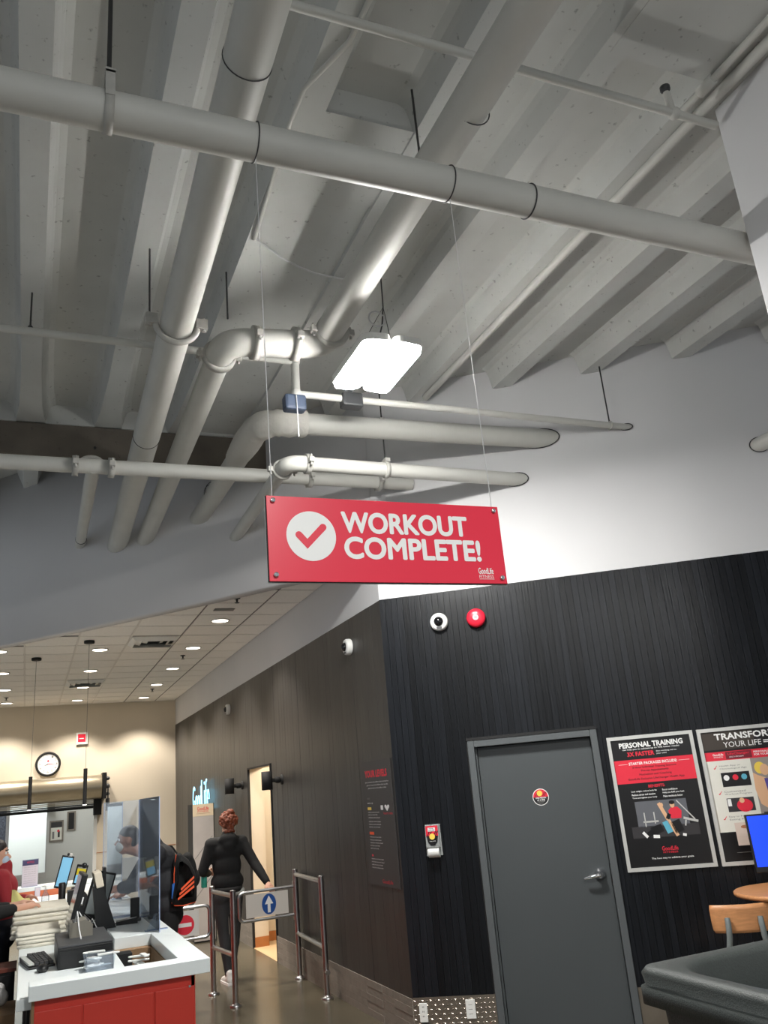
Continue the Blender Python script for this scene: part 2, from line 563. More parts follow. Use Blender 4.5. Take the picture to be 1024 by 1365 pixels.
    for r in range(5):
        for a0, a1 in ((0., D0), (D1, 11.04)):
            q = a0
            while q < a1 - .01:
                L_ = min(.6 if q > a0 or r % 2 == 0 else .35, a1 - q)
                if a1 - q - L_ < .12: L_ = a1 - q
                MB().box(-q - L_ + .002, -q, -.006 - .0025 * ((r + int(q * 3)) % 2), .014, 0, .054).build('stone', stone_m, bl, loc=(0, 0, r * .055))
                q += L_
    # doorway into the lit hall
    d2 = thing('door_2', 'open doorway in the charcoal wall with warm light behind it', 'doorway', (CX, CY, 0), LA, kind='structure')
    MB().box(-D0 - .02, -D0, -.010, .02, 0, DZ).build('jamb', matte_black, d2)
    MB().box(-D0 - .012, -D0, .02, .2, 0, DZ).build('reveal', cream, d2)
    MB().box(-D1, -D1 + .02, -.010, .02, 0, DZ).build('jamb', matte_black, d2)
    MB().box(-D1, -D1 + .012, .02, .2, 0, DZ).build('reveal', cream, d2)
    MB().box(-D1, -D1 + .024, .02, .2, 0, .12).build('wood_skirting', wood_dark, d2)
    MB().box(-D1 + .02, -D0 - .02, -.010, .02, DZ - .02, DZ).build('head', matte_black, d2)
    MB().box(-D1 + .012, -D0 - .012, .02, .2, DZ - .012, DZ).build('reveal', cream, d2)
    hall = thing('wall_hall', 'cream hall wall seen through the open doorway', 'wall', (2.91, 11.75, 0), kind='structure')
    MB().box(0, 2.2, 0, .1, 0, 2.7).build('end_wall', cream, hall)
    MB().box(2.2, 2.3, -3, .1, 0, 2.7).build('side_wall', cream, hall)
    MB().box(0, 2.2, -3, 0, 2.7, 2.75).build('hall_ceiling', cream, hall)
    MB().box(-.2, 2.2, -3, 0, .0, .006).build('hall_floor', hall_floor_m, hall)
    MB().box(0, 2.2, -.015, 0, .006, .12).build('wood_skirting', wood_dark, hall)
    l = bpy.data.lights.new('hall_light', 'POINT'); l.energy = 110; l.color = (1, .88, .72); l.shadow_soft_size = .15
    lo = bpy.data.objects.new('hall_light', l); C.objects.link(lo); lo.location = (3.7, 10.6, 2.45)

    # cream end wall with the shutter opening
    wb = thing('wall_back', 'cream end wall with a shuttered opening, wall clock and red strobe', 'wall', (0, 17.5, 0), kind='structure')
    MB().box(1.22, 2.95, 0, .2, 0, 3.95).build('panel', cream, wb)
    MB().box(-4, 1.22, 0, .2, 2.02, 3.95).build('panel', cream, wb)
    MB().box(-4, 1.22, 0, .2, 0, .62).build('panel', cream, wb)
    MB().box(1.22, 2.70, -.006, 0, 1.05, 1.06).build('joint_strip', wood_dark, wb)
    MB().box(1.60, 2.0, -.03, 0, .55, .92).build('wall_grille', silver, wb)
    # studio beyond the opening
    ws = thing('wall_studio', 'pale studio wall seen through the shutter opening', 'wall', (0, 20.2, 0), kind='structure')
    MB().box(-4, 1.42, 0, .1, 0, 3).build('panel', room_grey, ws)
    MB().box(1.42, 1.52, -2.5, .1, 0, 3).build('panel', room_grey, ws)
    MB().box(-4, 1.5, -2.5, .1, 3, 3.1).build('panel', room_grey, ws)
    MB().box(-4, 1.5, -2.5, .1, -.1, .0).build('floor_panel', stone_m, ws)
    l = bpy.data.lights.new('studio_light', 'AREA'); l.energy = 75; l.color = (.93, .98, 1); l.size = 1.2
    lo = bpy.data.objects.new('studio_light', l); C.objects.link(lo); lo.location = (-.1, 18.3, 2.95)
    w1 = thing('window_1', 'tall milky glazed panel behind the shutter opening', 'window', (-.275, 19.0, 0), kind='structure')
    MB().box(0, .68, 0, .02, .74, 2.6).build('pane', panel_m, w1)
    MB().box(-.06, 0, -.01, .04, .6, 2.4).build('post', steel, w1)
    MB().box(.68, .70, -.01, .04, .74, 2.6).build('post', steel, w1)
    MB().box(-.06, .70, -.01, .05, .64, .74).build('rail', steel, w1)
    MB().box(-1.2, -.06, 0, .02, .8, 2.4).build('dark_pane', mat('dark_glass', (62, 66, 74), .2, var=.5, vs=30), w1)

    # tiled ceiling
    tc = thing('ceiling', 'suspended ceiling of square white tiles with round downlights', 'ceiling', (0, 0, 3.78), kind='structure')
    tw = MB().box(.012, .588, .012, .588, .0, .012).mesh('ceiling_tile'); tw.materials.append(tile_white)
    tn = MB().box(.012, .388, .012, .588, .0, .012).mesh('ceiling_tile'); tn.materials.append(tile_white)
    def by(x):                                             # where the bulkhead stands at x
        for (xa, ya), (xb, yb) in zip(pts, pts[1:]):
            if xa <= x <= xb: return ya + (yb - ya) * (x - xa) / (xb - xa)
        return pts[0][1] if x < pts[0][0] else CY
    def bx(y):
        for (xa, ya), (xb, yb) in zip(pts, pts[1:]):
            if yb <= y <= ya: return xa + (xb - xa) * (y - ya) / (yb - ya)
        return -2.6
    for c in range(0, 8):
        x = 2.31 - c * .6
        for r in range(18):
            y = 6.9 + r * .6
            if y < by(x) + .10: continue                    # outside the bulkhead line
            put('ceiling_tile', tn if c == 0 else tw, tc, loc=(x, y, 0))
    for c in range(0, 8):
        x = 2.31 - c * .6
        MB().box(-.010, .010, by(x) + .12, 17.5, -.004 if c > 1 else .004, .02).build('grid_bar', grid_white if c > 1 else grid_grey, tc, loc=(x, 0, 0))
    for r in range(18):
        y = 6.9 + r * .6
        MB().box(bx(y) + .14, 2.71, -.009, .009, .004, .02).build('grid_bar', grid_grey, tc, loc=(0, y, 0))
    # cut tiles along the bulkhead
    cut = [(p.x + .06, p.y + .05) for p in fine]
    MB().prism(cut + [(2.71, 17.5), (-2.6, 17.5)], .013, .05, 'xy').build('cut_tile_edge', tile_white, tc)

    # column by the camera
    co = thing('column', 'white square column that the long ceiling pipe meets', 'column', (3.25, 2.54, 0), kind='structure')
    MB().box(0, .7, -.75, 0, 0, 5.07).build('shaft', drywall, co, bevel=.006)
structure()

# ------------------------------------------------------------------ pipes under the joists
def collar(parent, c, axis, r, w=.05, ears=True):
    """bolted pipe coupling: a band with two eared bolts"""
    c = Vector(c)
    ax = 'xyz'.index(axis)
    mb = MB().lathe([(r + .004, -w / 2), (r + .02, -w / 2), (r + .02, w / 2), (r + .004, w / 2)], c, axis, 28)
    o = mb.build('coupling', clamp_paint, parent)
    if ears:
        other = [k for k in range(3) if k != ax and k != 2]
        side = Vector((0, 0, 0)); side[other[0]] = 1
        for sgn in (-1, 1):
            p = c + side * (sgn * (r + .035))
            e = Vector((.022, .022, .022)); e[ax] = w / 2
            MB().box(p.x - e.x, p.x + e.x, p.y - e.y, p.y + e.y, p.z - e.z, p.z + e.z).build('ear', clamp_paint, o, bevel=.006)
            MB().tube([p + Vector((0, 0, -.045)), p + Vector((0, 0, .045))], .009, 8).build('bolt', clamp_paint, o)
    return o

def rod(parent, x, y, z0, z1, r=.006):
    return MB().tube([(x, y, z0), (x, y, z1)], r, 8).build('hanger_rod', rod_dark, parent)

def elbow_path(a, b, c, R, n=8):
    """straight a-b, rounded corner at b, straight b-c"""
    a, b, c = Vector(a), Vector(b), Vector(c)
    u = (a - b).normalized(); v = (c - b).normalized()
    p0 = b + u * R; p2 = b + v * R
    mid = [(1 - t) ** 2 * p0 + 2 * t * (1 - t) * b + t * t * p2 for t in [k / n for k in range(n + 1)]]
    return [a] + mid + [c]

def wall_ring(t, a, b, r):
    """dark ragged gap where a pipe (local line a-b) enters the black wall's plane"""
    a, b = Vector(a), Vector(b)
    n = Vector((-DY, DX, 0)); c0 = Vector((CX, CY, 0)) - t.location
    d = (b - a).normalized()
    hit = a + d * ((c0 - a).dot(n) / d.dot(n)) - n * .003
    u = Vector((0, 0, 1)); v = d.cross(u).normalized()
    pts = []
    for k in range(33):
        q = 2 * PI * k / 32
        p = hit + (u * math.sin(q) + v * math.cos(q)) * (r + .002)
        pts.append(p + d * ((hit - p).dot(n) / d.dot(n)))
    MB().tube(pts, .0045, 6, caps=False).build('wall_gap', wire_dark, t)

def pipes():
    # long cross pipe that carries the sign
    t = thing('ceiling_pipe', 'long straight white pipe crossing nearest the camera with the red sign hung from it', 'pipe', (.18, 2.655, 4.3))
    MB().tube([(-3.2, 0, 0), (4.2, 0, 0)], .076, 24).build('pipe_run', pipe_paint, t)
    st = MB()
    st.lathe([(.078, -.017), (.084, -.017), (.084, .017), (.078, .017)], (0, 0, 0), 'x', 24)
    st.box(-.017, .017, -.088, -.06, 0, .115).box(-.017, .017, .06, .088, 0, .115).box(-.019, .019, -.088, .088, .105, .125)
    st.build('strap', clamp_paint, t)
    MB().tube([(0, 0, .12), (0, 0, .99)], .009, 8).build('hanger_rod', rod_dark, t)
    for x in (1.85,):
        MB().torus((x, 0, 0), .079, .0035, 'x', 28, 6).build('wire_loop', wire_dark, t)

    # big pipe running back to the bulkhead
    a, b = Vector((.655, -1.0, 4.715)), Vector((.785, 8.90, 4.44))
    t = thing('ceiling_pipe', 'thick white pipe running back to the bulkhead with a loose open clamp under it', 'pipe', (.70, 2.4, 4.62))
    o = t.location.copy()
    at = lambda y: a + (b - a) * ((y - a.y) / (b.y - a.y)) - o
    MB().tube([at(-1), at(8.9)], .1, 26).build('pipe_run', pipe_paint, t)
    for y in (2.56, 6.15):
        MB().torus(at(y), .1015, .003, 'y', 28, 6).build('band_wire', wire_dark, t)
    p = at(4.53)
    cl = MB()
    arcpts = [p + Vector((math.cos(q) * .125, 0, math.sin(q) * .125)) for q in [PI * (1.02 + .96 * k / 14) for k in range(15)]]
    cl.tube(arcpts, .02, 8)
    for s in (-1, 1):
        cl.box(p.x + s * .15 - .035, p.x + s * .15 + .035, p.y - .025, p.y + .025, p.z - .02, p.z + .045)
        cl.tube([p + Vector((s * .165, 0, -.03)), p + Vector((s * .165, 0, .06))], .011, 8)
    cl.build('half_clamp', clamp_paint, t)
    rod(t, p.x - .16, p.y, p.z + .02, .45); rod(t, p.x + .13, 3.3, -.0, .44)

    # pipe with the two elbows
    t = thing('ceiling_pipe', 'white pipe that jogs sideways through two elbows beside the lamp', 'pipe', (1.07, 4.75, 4.63))
    o = t.location.copy()
    L = lambda x, y, z: Vector((x, y, z)) - o
    A1, B1, C1, D1 = L(1.035, 8.58, 4.42), L(1.07, 4.75, 4.61), L(1.74, 4.72, 4.66), L(1.70, -1, 4.66)
    MB().tube([A1, B1 + (A1 - B1).normalized() * .17], .085, 24).build('pipe_run', pipe_paint, t)
    MB().tube([C1 + Vector((-.02, -.17, 0)), D1], .093, 24).build('pipe_run', pipe_paint, t)
    e1 = elbow_path(B1 + (A1 - B1).normalized() * .19, B1, B1 + (C1 - B1).normalized() * .2, .15)
    MB().tube(e1, .093, 24).build('elbow', pipe_paint, t)
    e2 = elbow_path(C1 + (B1 - C1).normalized() * .2, C1, C1 + (D1 - C1).normalized() * .19, .15)
    MB().tube(e2, .093, 24).build('elbow', pipe_paint, t)
    MB().tube([B1 + (C1 - B1).normalized() * .19, C1 + (B1 - C1).normalized() * .19], .092, 24).build('pipe_run', pipe_paint, t)
    collar(t, B1 + (A1 - B1).normalized() * .18, 'y', .093)
    collar(t, B1 + (C1 - B1).normalized() * .20, 'x', .093)
    collar(t, C1 + (B1 - C1).normalized() * .20, 'x', .093)
    collar(t, C1 + (D1 - C1).normalized() * .18, 'y', .093)
    MB().torus(D1 + (C1 - D1) * ((2.55 + 1) / 5.72), .0945, .003, 'y', 28, 6).build('band_wire', wire_dark, t)
    rod(t, .0, -.1, .09, .44); rod(t, .56, -1.85, .02, .44)

    # wrapped pipe into the white wall
    t = thing('ceiling_pipe', 'cloth wrapped white pipe turning at a bulky elbow below the lamp into the white wall', 'pipe', (1.55, 5.74, 4.53))
    A1, B1, C1 = Vector((-.06, 2.30, -.04)), Vector((0, 0, 0)), Vector((2.66, -.154, 0))
    MB().tube([A1, Vector((0, .3, 0))], .088, 24).build('pipe_run', pipe_paint, t)
    MB().tube([Vector((.3, -.03, 0)), C1], .085, 24).build('pipe_run', pipe_paint, t)
    path = elbow_path((-.02, .75, 0), B1, (.36, -.04, 0), .2, 12)
    # lumpy insulation wrap
    dense = []
    for i in range(len(path) - 1):
        m_ = 5 if i in (0, len(path) - 2) else 1
        for q in range(m_): dense.append(path[i].lerp(path[i + 1], q / m_))
    dense.append(path[-1])
    rr = [.105 + random.uniform(-.008, .010) for _ in dense]; rr[0] = .092; rr[-1] = .10
    MB().tube(dense, rr, 24).build('insulation_wrap', mat('wrap_cloth', (202, 199, 192), .8, bump=.6, bs=26), t)
    for y in (1.62, 1.55): MB().torus((-.04, y, 0), .089, .003, 'y', 28, 6).build('band_wire', wire_dark, t)
    wall_ring(t, (.3, -.03, 0), C1, .085)
    MB().box(.95, .99, -.13, -.10, .02, .07).build('clip', clamp_paint, t)

    # slim pipe with an elbow just above the sign
    t = thing('ceiling_pipe', 'slim bright white pipe with a small elbow right above the red sign', 'pipe', (1.74, 5.70, 4.19))
    MB().tube([(.03, 1.98, 0), (0, .14, 0)], .056, 20).build('pipe_run', pipe_paint, t)
    MB().tube([(.14, 0, 0), (2.26, .039, 0)], .058, 20).build('pipe_run', pipe_paint, t)
    MB().tube(elbow_path((0, .16, 0), (0, 0, 0), (.16, 0, 0), .11), .063, 20).build('elbow', pipe_paint, t)
    collar(t, (0, .15, 0), 'y', .06, .04); collar(t, (.16, 0, 0), 'x', .06, .04)
    wall_ring(t, (.14, 0, 0), (2.26, .039, 0), .058)
    h = MB().lathe([(.06, -.016), (.068, -.016), (.068, .016), (.06, .016)], (.82, .012, 0), 'x', 20)
    h.box(.80, .84, -.04, .06, .055, .085)
    h.build('hanger_ring', clamp_paint, t)
    MB().tube([(.82, .012, .08), (.82, .012, .9)], .006, 8).build('hanger_rod', rod_dark, t)

    # pipe crossing in front of the bulkhead, with a branch
    t = thing('ceiling_pipe', 'white pipe crossing in front of the bulkhead with two bolted couplings and a branch', 'pipe', (.37, 6.25, 4.28))
    MB().tube([(-3.4, .03, 0), (2.66, 0, .015)], .057, 20).build('pipe_run', pipe_paint, t)
    MB().tube([(0, 0, 0), (.06, 3.05, .275)], .053, 20).build('branch', pipe_paint, t)
    collar(t, (-.13, 0, 0), 'x', .058, .045); collar(t, (.13, 0, 0), 'x', .058, .045)
    MB().torus((.055, 2.70, .243), .055, .003, 'y', 20, 6).build('band_wire', wire_dark, t)
    cl = MB().tube([Vector((.0, .22, .06)) + Vector((math.cos(q) * .11, 0, math.sin(q) * .11)) for q in [PI * (.1 + .8 * k / 10) for k in range(11)]], .017, 8)
    cl.build('half_clamp', clamp_paint, t)
    collar(t, (1.72, .0, .01), 'x', .057, .035); collar(t, (2.35, 0, .012), 'x', .057, .03)

    # thin stepped line
    t = thing('thin_pipe', 'thin white pipe that steps down beside the lamp and ends in the white wall', 'pipe', (1.68, 5.2, 4.78))
    MB().tube([(-4.6, 0, 0), (0, 0, 0)], .027, 14).build('pipe_run', pipe_paint, t)
    MB().tube([(0, 0, .03), (0, 0, -.29)], .03, 14).build('drop', pipe_paint, t)
    MB().tube([(0, 0, -.26), (3.06, -.01, -.267)], .027, 14).build('pipe_run', pipe_paint, t)
    wall_ring(t, (0, 0, -.26), (3.06, -.01, -.267), .027)
    for p in ((0, 0, 0), (0, 0, -.26)): MB().ball(p, .04).build('fitting', pipe_paint, t)
    MB().box(.34, .50, -.05, .05, -.33, -.22).build('flow_switch', dark_grey, t, bevel=.015)
    MB().box(-.10, .06, -.05, .05, -.40, -.28).build('valve', mat('blue_grey', (74, 86, 108), .5), t, bevel=.02)
    MB().tube([(-.02, -.06, -.3), (-.02, -.06, -.62)], .004, 8).build('drain_wire', wire_light, t)
    rod(t, -1.78, 0, .02, .30); rod(t, 2.75, -.009, -.24, .29)
    MB().torus((2.75, -.009, -.266), .034, .006, 'x', 16, 6).build('hanger_ring', clamp_paint, t)
    MB().ball((-1.78, 0, .03), .016).build('hanger_nut', rod_dark, t)

    # sprinkler line high up
    t = thing('thin_pipe', 'thin sprinkler line crossing above all other pipes towards the column', 'pipe', (1.0, 2.53, 4.95))
    MB().tube([(-.9, 0, 0), (2.22, 0, 0)], .022, 12).build('pipe_run', pipe_paint, t)
    MB().tube([(1.93, 0, 0), (1.86, -.05, .09)], .02, 12).build('drop', pipe_paint, t)
    MB().ball((1.94, 0, 0), .034).build('fitting', pipe_paint, t)
    MB().lathe([(.02, 0), (.026, .01), (.026, .03), (.012, .04)], (1.86, -.05, .07), 'z', 12).build('sprinkler_head', dark_grey, t)
    rod(t, .90, .04, -.02, .12)

    t = thing('conduit', 'straight white conduit fixed along a joist and passing the column', 'conduit', (3.165, 4.0, 5.04))
    MB().tube([(0, -3.2, 0), (-.02, 2.02, 0)], .03, 14).build('pipe_run', pipe_paint, t)
    t = thing('conduit', 'short thin conduit with a joint beside the longer one near the column', 'conduit', (3.06, 2.0, 5.04))
    MB().tube([(0, -2, 0), (0, .62, 0)], .02, 12).build('pipe_run', pipe_paint, t)
    MB().lathe([(.02, -.05), (.03, -.05), (.03, .05), (.02, .05)], (0, .4, 0), 'y', 14).build('joint', pipe_paint, t)
    c = MB().tube([(1.25, 2.0, 5.045), (1.24, 2.49, 5.05), (1.23, 2.71, 5.05), (1.17, 2.87, 5.05), (1.11, 3.03, 5.05), (1.105, 3.29, 5.05), (1.15, 4.1, 5.055), (1.16, 4.25, 5.06)], .013, 10).build('conduit', pipe_paint)
    tag(c, 'bent white flexible conduit clipped under a joist and ending at a thin cable', 'conduit')
    c = MB().tube([(1.17, 4.25, 5.06), (1.25, 4.29, 5.045), (1.36, 4.35, 5.03), (1.50, 4.43, 5.04), (1.63, 4.49, 5.055), (1.90, 4.52, 5.062), (2.02, 4.42, 5.06), (2.05, 4.37, 5.05)], .006, 8).build('power_cable', wire_light)
    tag(c, 'thin grey power cable sagging across the ceiling to the lamp', 'cable')
    # pipe end at the far edge of the white wall
    t = thing('ceiling_pipe', 'short white pipe end entering the white wall beyond the column', 'pipe', (5.44, 4.62, 4.18))
    MB().tube([(0, .14, 0), (0, -2.2, 0)], .062, 20).build('pipe_run', pipe_paint, t)
    wall_ring(t, (0, -2, 0), (0, .1, 0), .062)
pipes()

# ------------------------------------------------------------------ lamp and sign
def lamp():
    t = thing('led_lamp', 'bright double panel LED lamp hanging from a cable below the joists', 'lamp', (1.955, 4.37, 4.35))
    def panel(x0, x1, tilt):
        T = Matrix.Translation((0, 0, 0)) @ Matrix.Rotation(tilt, 4, 'Y')
        w = x1 - x0
        poly = []
        r = .05
        for cx, cy, a in ((x1 - r, .31 - r, 0), (x0 + r, .31 - r, PI / 2), (x0 + r, -.31 + r, PI), (x1 - r, -.31 + r, 1.5 * PI)):
            poly += [(cx + r * math.cos(a + q * PI / 8), cy + r * math.sin(a + q * PI / 8)) for q in range(5)]
        h = MB().prism(poly, .004, .05, 'xy'); h.v = [tuple(T @ Vector(v)) for v in h.v]
        ho = h.build('housing', white_m, t)
        inner = [(x0 + (x - x0) * .94 + w * .03, y * .97) for x, y in poly]
        e = MB().prism(inner, -.026, .004, 'xy'); e.v = [tuple(T @ Vector(v)) for v in e.v]
        e.build('light_panel', led_m, t)
    panel(-.20, -.008, math.radians(-4)); panel(.008, .20, math.radians(4))
    MB().box(-.03, .03, -.2, .2, .02, .07).build('spine', white_m, t, bevel=.008)
    MB().box(-.09, -.03, .30, .37, -.02, .05).build('bracket', dark_grey, t, bevel=.01)
    MB().tube([(.0, .0, .07), (.07, .0, .30), (.09, 0, .44), (.095, 0, .71)], .005, 8).build('cord', wire_dark, t)
    MB().torus((.035, 0, .34), .055, .006, 'y', 28, 8).build('cord_coil', wire_light, t)
    MB().tube([(-.13, 0, .05), (.09, 0, .44), (.14, 0, .05)], .0035, 6).build('suspension_wire', wire_dark, t)
lamp()
fill_lamp = copy_tree([o for o in C.objects if o.name == 'led_lamp'][0], (1.0, -.8, 4.35), None, 'unseen double panel LED lamp added behind the camera to light the sign front')  # unseen copy of the lamp, added to brighten the front of the sign

def sign():
    t = thing('hanging_sign', 'red hanging sign reading workout complete with a white tick in a disc', 'sign', (.722, 2.64, 2.475))
    w, h = .916, .305
    MB().box(-.004, w + .002, .010, .014, -.004, h).build('back_panel', white_m, t)
    MB().box(-.003, w, .003, .010, -.002, h).build('spacer_panel', matte_black, t)
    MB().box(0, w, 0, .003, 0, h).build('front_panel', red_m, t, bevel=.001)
    for x in (.022, w - .022):
        for z in (.022, h - .018):
            b = MB().lathe([(.0045, -.009), (.008, -.009), (.009, -.006), (.009, 0), (.005, .0)], (x, 0, z), 'y', 16).build('bolt', chrome, t)
    flat('disc', white_print, t, disc(.155, .163, .090, 48), -.0004)
    # tick with rounded ends, one outline
    tk = []
    A_, B_, C_, r = (.110, .166), (.139, .134), (.199, .196), .0125
    for (px, pz), a0, a1 in ((A_, math.radians(42), math.radians(222)), (C_, math.radians(-44), math.radians(136))):
        seg = [(px + r * math.cos(a0 + (a1 - a0) * k / 10), pz + r * math.sin(a0 + (a1 - a0) * k / 10)) for k in range(11)]
        tk.append(seg)
    outline = tk[0] + [(B_[0] - .0005, B_[1] - .0178)] + tk[1] + [(B_[0] + .0005, B_[1] + .0178)]
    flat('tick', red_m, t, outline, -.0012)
    text('lettering', 'WORKOUT', white_print, t, .268, .178, .505, .081, bold=.030, res=6)
    text('lettering', 'COMPLETE!', white_print, t, .273, .083, .545, .083, bold=.030, res=6)
    text('logo_lettering', 'GoodLife', white_print, t, .797, .036, .064, .024, bold=.012)
    text('logo_lettering', 'FITNESS', white_print, t, .799, .021, .061, .011)
    flat('logo_rule', white_print, t, rect(.799, .861, .016, .0175))
    for x, z1 in ((.022, 1.827), (w - .022, 1.827)):
        MB().tube([(x, .006, h - .02), (x, .012, z1 - .085)], .0016, 6).build('hanging_wire', wire_light, t)
        MB().torus((x, .015, z1), .079, .003, 'x', 28, 6).build('wire_loop', wire_dark, t)
sign()

# ------------------------------------------------------------------ things on the black wall
def black_wall_things():
    # grey door
    t = thing('door_1', 'dark grey steel door with chrome lever and round sticker in the black wall', 'door', RW(.615, 0), RA, kind='structure')
    W_, H_ = 1.007, 2.07
    fr = MB().box(0, .052, -.022, .10, 0, H_).build('frame_jamb', frame_m, t, bevel=.004)
    MB().box(W_ - .052, W_, -.022, .10, 0, H_).build('frame_jamb', frame_m, t, bevel=.004)
    MB().box(.052, W_ - .052, -.022, .10, H_ - .052, H_).build('frame_head', frame_m, t, bevel=.004)
    MB().box(.052, .066, .03, .10, 0, H_ - .052).build('door_stop', door_m, t)
    MB().box(.07, W_ - .056, .055, .098, .008, H_ - .058).build('door_leaf', door_m, t)
    MB().box(-.004, W_ + .002, -.026, -.0, H_, H_ + .022).build('head_trim', matte_black, t)
    hd = MB().lathe([(.042, 0), (.042, -.012), (.030, -.03), (.022, -.055), (.022, -.07)], (.873, .055, 1.03), 'y', 24).build('handle', chrome, t)
    MB().tube([(.873, -.010, 1.03), (.84, -.018, 1.028), (.79, -.014, 1.018), (.755, -.004, 1.012)], [.016, .014, .012, .009], 12).build('lever', chrome, hd)
    MB().lathe([(.009, -.074), (.009, -.07)], (.873, .055, 1.03), 'y', 12).build('keyhole', dark_grey, hd)
    MB().box(W_ - .060, W_ - .055, .052, .056, .95, 1.10).build('strike_plate', chrome, t)
    st = MB().lathe([(.062, -.001), (.062, 0)], (.515, .055, 1.605), 'y', 40).build('sticker', white_print, t)
    cx, cz = .515, 1.605
    up = [(cx + .057 * math.cos(a), cz + .057 * math.sin(a)) for a in [PI * k / 20 for k in range(21)]]
    flat('sticker_top', red_print, st, up, .0535)
    lo = [(cx + .057 * math.cos(a), cz + .057 * math.sin(a)) for a in [PI + PI * k / 20 for k in range(21)]]
    flat('sticker_base', black_print, st, lo, .0535)
    for k in (-.034, -.022, .022, .034):
        flat('stripe', black_print, st, [(cx + k - .008, cz + .006), (cx + k - .003, cz + .006), (cx + k + .013, cz + .035), (cx + k + .008, cz + .035)], .0527)
    flat('sun_disc', yellow_m, st, disc(cx - .006, cz + .028, .021), .052)
    text('lettering', 'ONE PERSON', white_print, st, cx - .040, cz - .012, .080, .012, .052, .02)
    text('lettering', 'AT A TIME', white_print, st, cx - .030, cz - .028, .060, .012, .052, .02)
    flat('small_print', grey_print, st, rect(cx - .03, cx + .03, cz - .036, cz - .032), .052)
    flat('small_print', grey_print, st, rect(cx - .018, cx + .018, cz - .046, cz - .042), .052)

    # posters
    def frame(t, w, h):
        a, d = .026, .018
        for n_, poly in (('frame_rail', [(0, 0), (w, 0), (w - a, a), (a, a)]), ('frame_rail', [(0, h), (a, h - a), (w - a, h - a), (w, h)]),
                         ('frame_rail', [(0, 0), (a, a), (a, h - a), (0, h)]), ('frame_rail', [(w, 0), (w, h), (w - a, h - a), (w - a, a)])):
            MB().prism(poly, -d, 0, 'xz').build(n_, silver, t, bevel=.004)
        MB().box(a - .002, w - a + .002, -.006, -.001, a - .002, h - a + .002).build('print_sheet', black_print, t)
    w, h = .635, .958
    t = thing('framed_poster', 'silver framed personal training poster beside the grey door', 'poster', RW(1.687, 1.035), RA)
    frame(t, w, h)
    Y = -.0066
    F = lambda n_, m, poly, k=0: flat(n_, m, t, poly, Y - .0007 * k)
    TX = lambda s, m, x, z, ww, hh, b=0., k=1: text('lettering', s, m, t, x, z, ww, hh, Y - .0007 * k - .0004, b)
    F('photo_wall', mat('photo_grey', (96, 98, 104), .5), rect(.13, .50, .30, .48))
    F('photo_floor', dark_print, rect(.08, .56, .225, .305), 0)
    F('red_band', red_print, rect(.027, w - .027, .612, .782))
    TX('PERSONAL TRAINING', white_print, .085, .868, .470, .040, .03)
    TX('can help you to achieve up to 90% better results', white_print, .105, .848, .42, .015, .01)
    TX('3X FASTER', red_print, .135, .805, .20, .033, .03)
    TX('than working out on', white_print, .35, .823, .15, .013, .01)
    TX('your own!', white_print, .35, .806, .075, .013, .01)
    TX('STARTER PACKAGES INCLUDE:', white_print, .135, .742, .355, .021, .02)
    F('rule', white_print, rect(.06, .125, .750, .752), 1); F('rule', white_print, rect(.50, .58, .750, .752), 1)
    for s, z, ww in (('3 Hour Individual Training Sessions', .713, .32), ('Pre-set Appointments', .688, .20), ('Motivation and Coaching', .660, .235), ('GoodLife Exclusive LifeChanger Health App', .630, .41)):
        TX(s, black_print, (w - ww) / 2, z, ww, .018, .01)
    TX('BENEFITS:', red_print, .25, .574, .12, .021, .02)
    for s, x, z, ww in (('Lose weight, reduce body fat', .12, .545, .185), ('Reduce stress and tension', .12, .522, .17), ('Tone and tighten your body', .12, .498, .18),
                        ('Boost confidence', .345, .545, .11), ('Help you fulfil your best', .345, .522, .155), ('Make workouts better', .345, .498, .14)):
        TX(s, white_print, x, z, ww, .014, .01)
    # photo: a trainer kneeling behind a stretching client, bench and bars
    bar = lambda m, a, b, r, k: F('print_shape', m, (lambda p, q, n_: [(p[0] + n_[0], p[1] + n_[1]), (q[0] + n_[0], q[1] + n_[1]), (q[0] - n_[0], q[1] - n_[1]), (p[0] - n_[0], p[1] - n_[1])])(a, b, (lambda d: (-d[1] * r / math.hypot(*d), d[0] * r / math.hypot(*d)))((b[0] - a[0], b[1] - a[1]))), k)
    bar(silver, (.185, .40), (.185, .30), .004, 1); bar(silver, (.255, .40), (.255, .32), .004, 1); bar(silver, (.17, .335), (.28, .335), .006, 1)
    bar(silver, (.43, .47), (.54, .33), .004, 1); bar(silver, (.46, .345), (.56, .315), .008, 1); bar(silver, (.475, .33), (.465, .29), .005, 1)
    bar(cream_print, (.30, .46), (.345, .35), .013, 2); bar(cream_print, (.345, .35), (.40, .225), .012, 2)
    bar(cyan_print, (.325, .33), (.352, .25), .022, 2)
    bar(black_print, (.30, .29), (.22, .265), .028, 2); bar(black_print, (.225, .265), (.18, .235), .018, 2)
    bar(white_print, (.155, .265), (.185, .228), .010, 3); bar(white_print, (.225, .232), (.27, .228), .011, 3)
    bar(black_print, (.395, .33), (.42, .25), .034, 2); F('print_shape', red_print, [(.36, .40), (.385, .425), (.43, .425), (.455, .395), (.445, .345), (.375, .345)], 2)
    bar(black_print, (.365, .38), (.345, .345), .013, 3)
    F('print_shape', cream_print, disc(.395, .442, .017, 16, .022), 3); F('print_shape', black_print, disc(.395, .458, .020, 16, .014), 4)
    bar(white_print, (.435, .232), (.46, .226), .009, 3)
    F('print_shape', cream_print, disc(.318, .445, .013, 16, .016), 3)
    TX('GoodLife', red_print, .270, .130, .115, .030, .01, 1)
    TX('FITNESS', red_print, .275, .112, .105, .012, .01, 1)
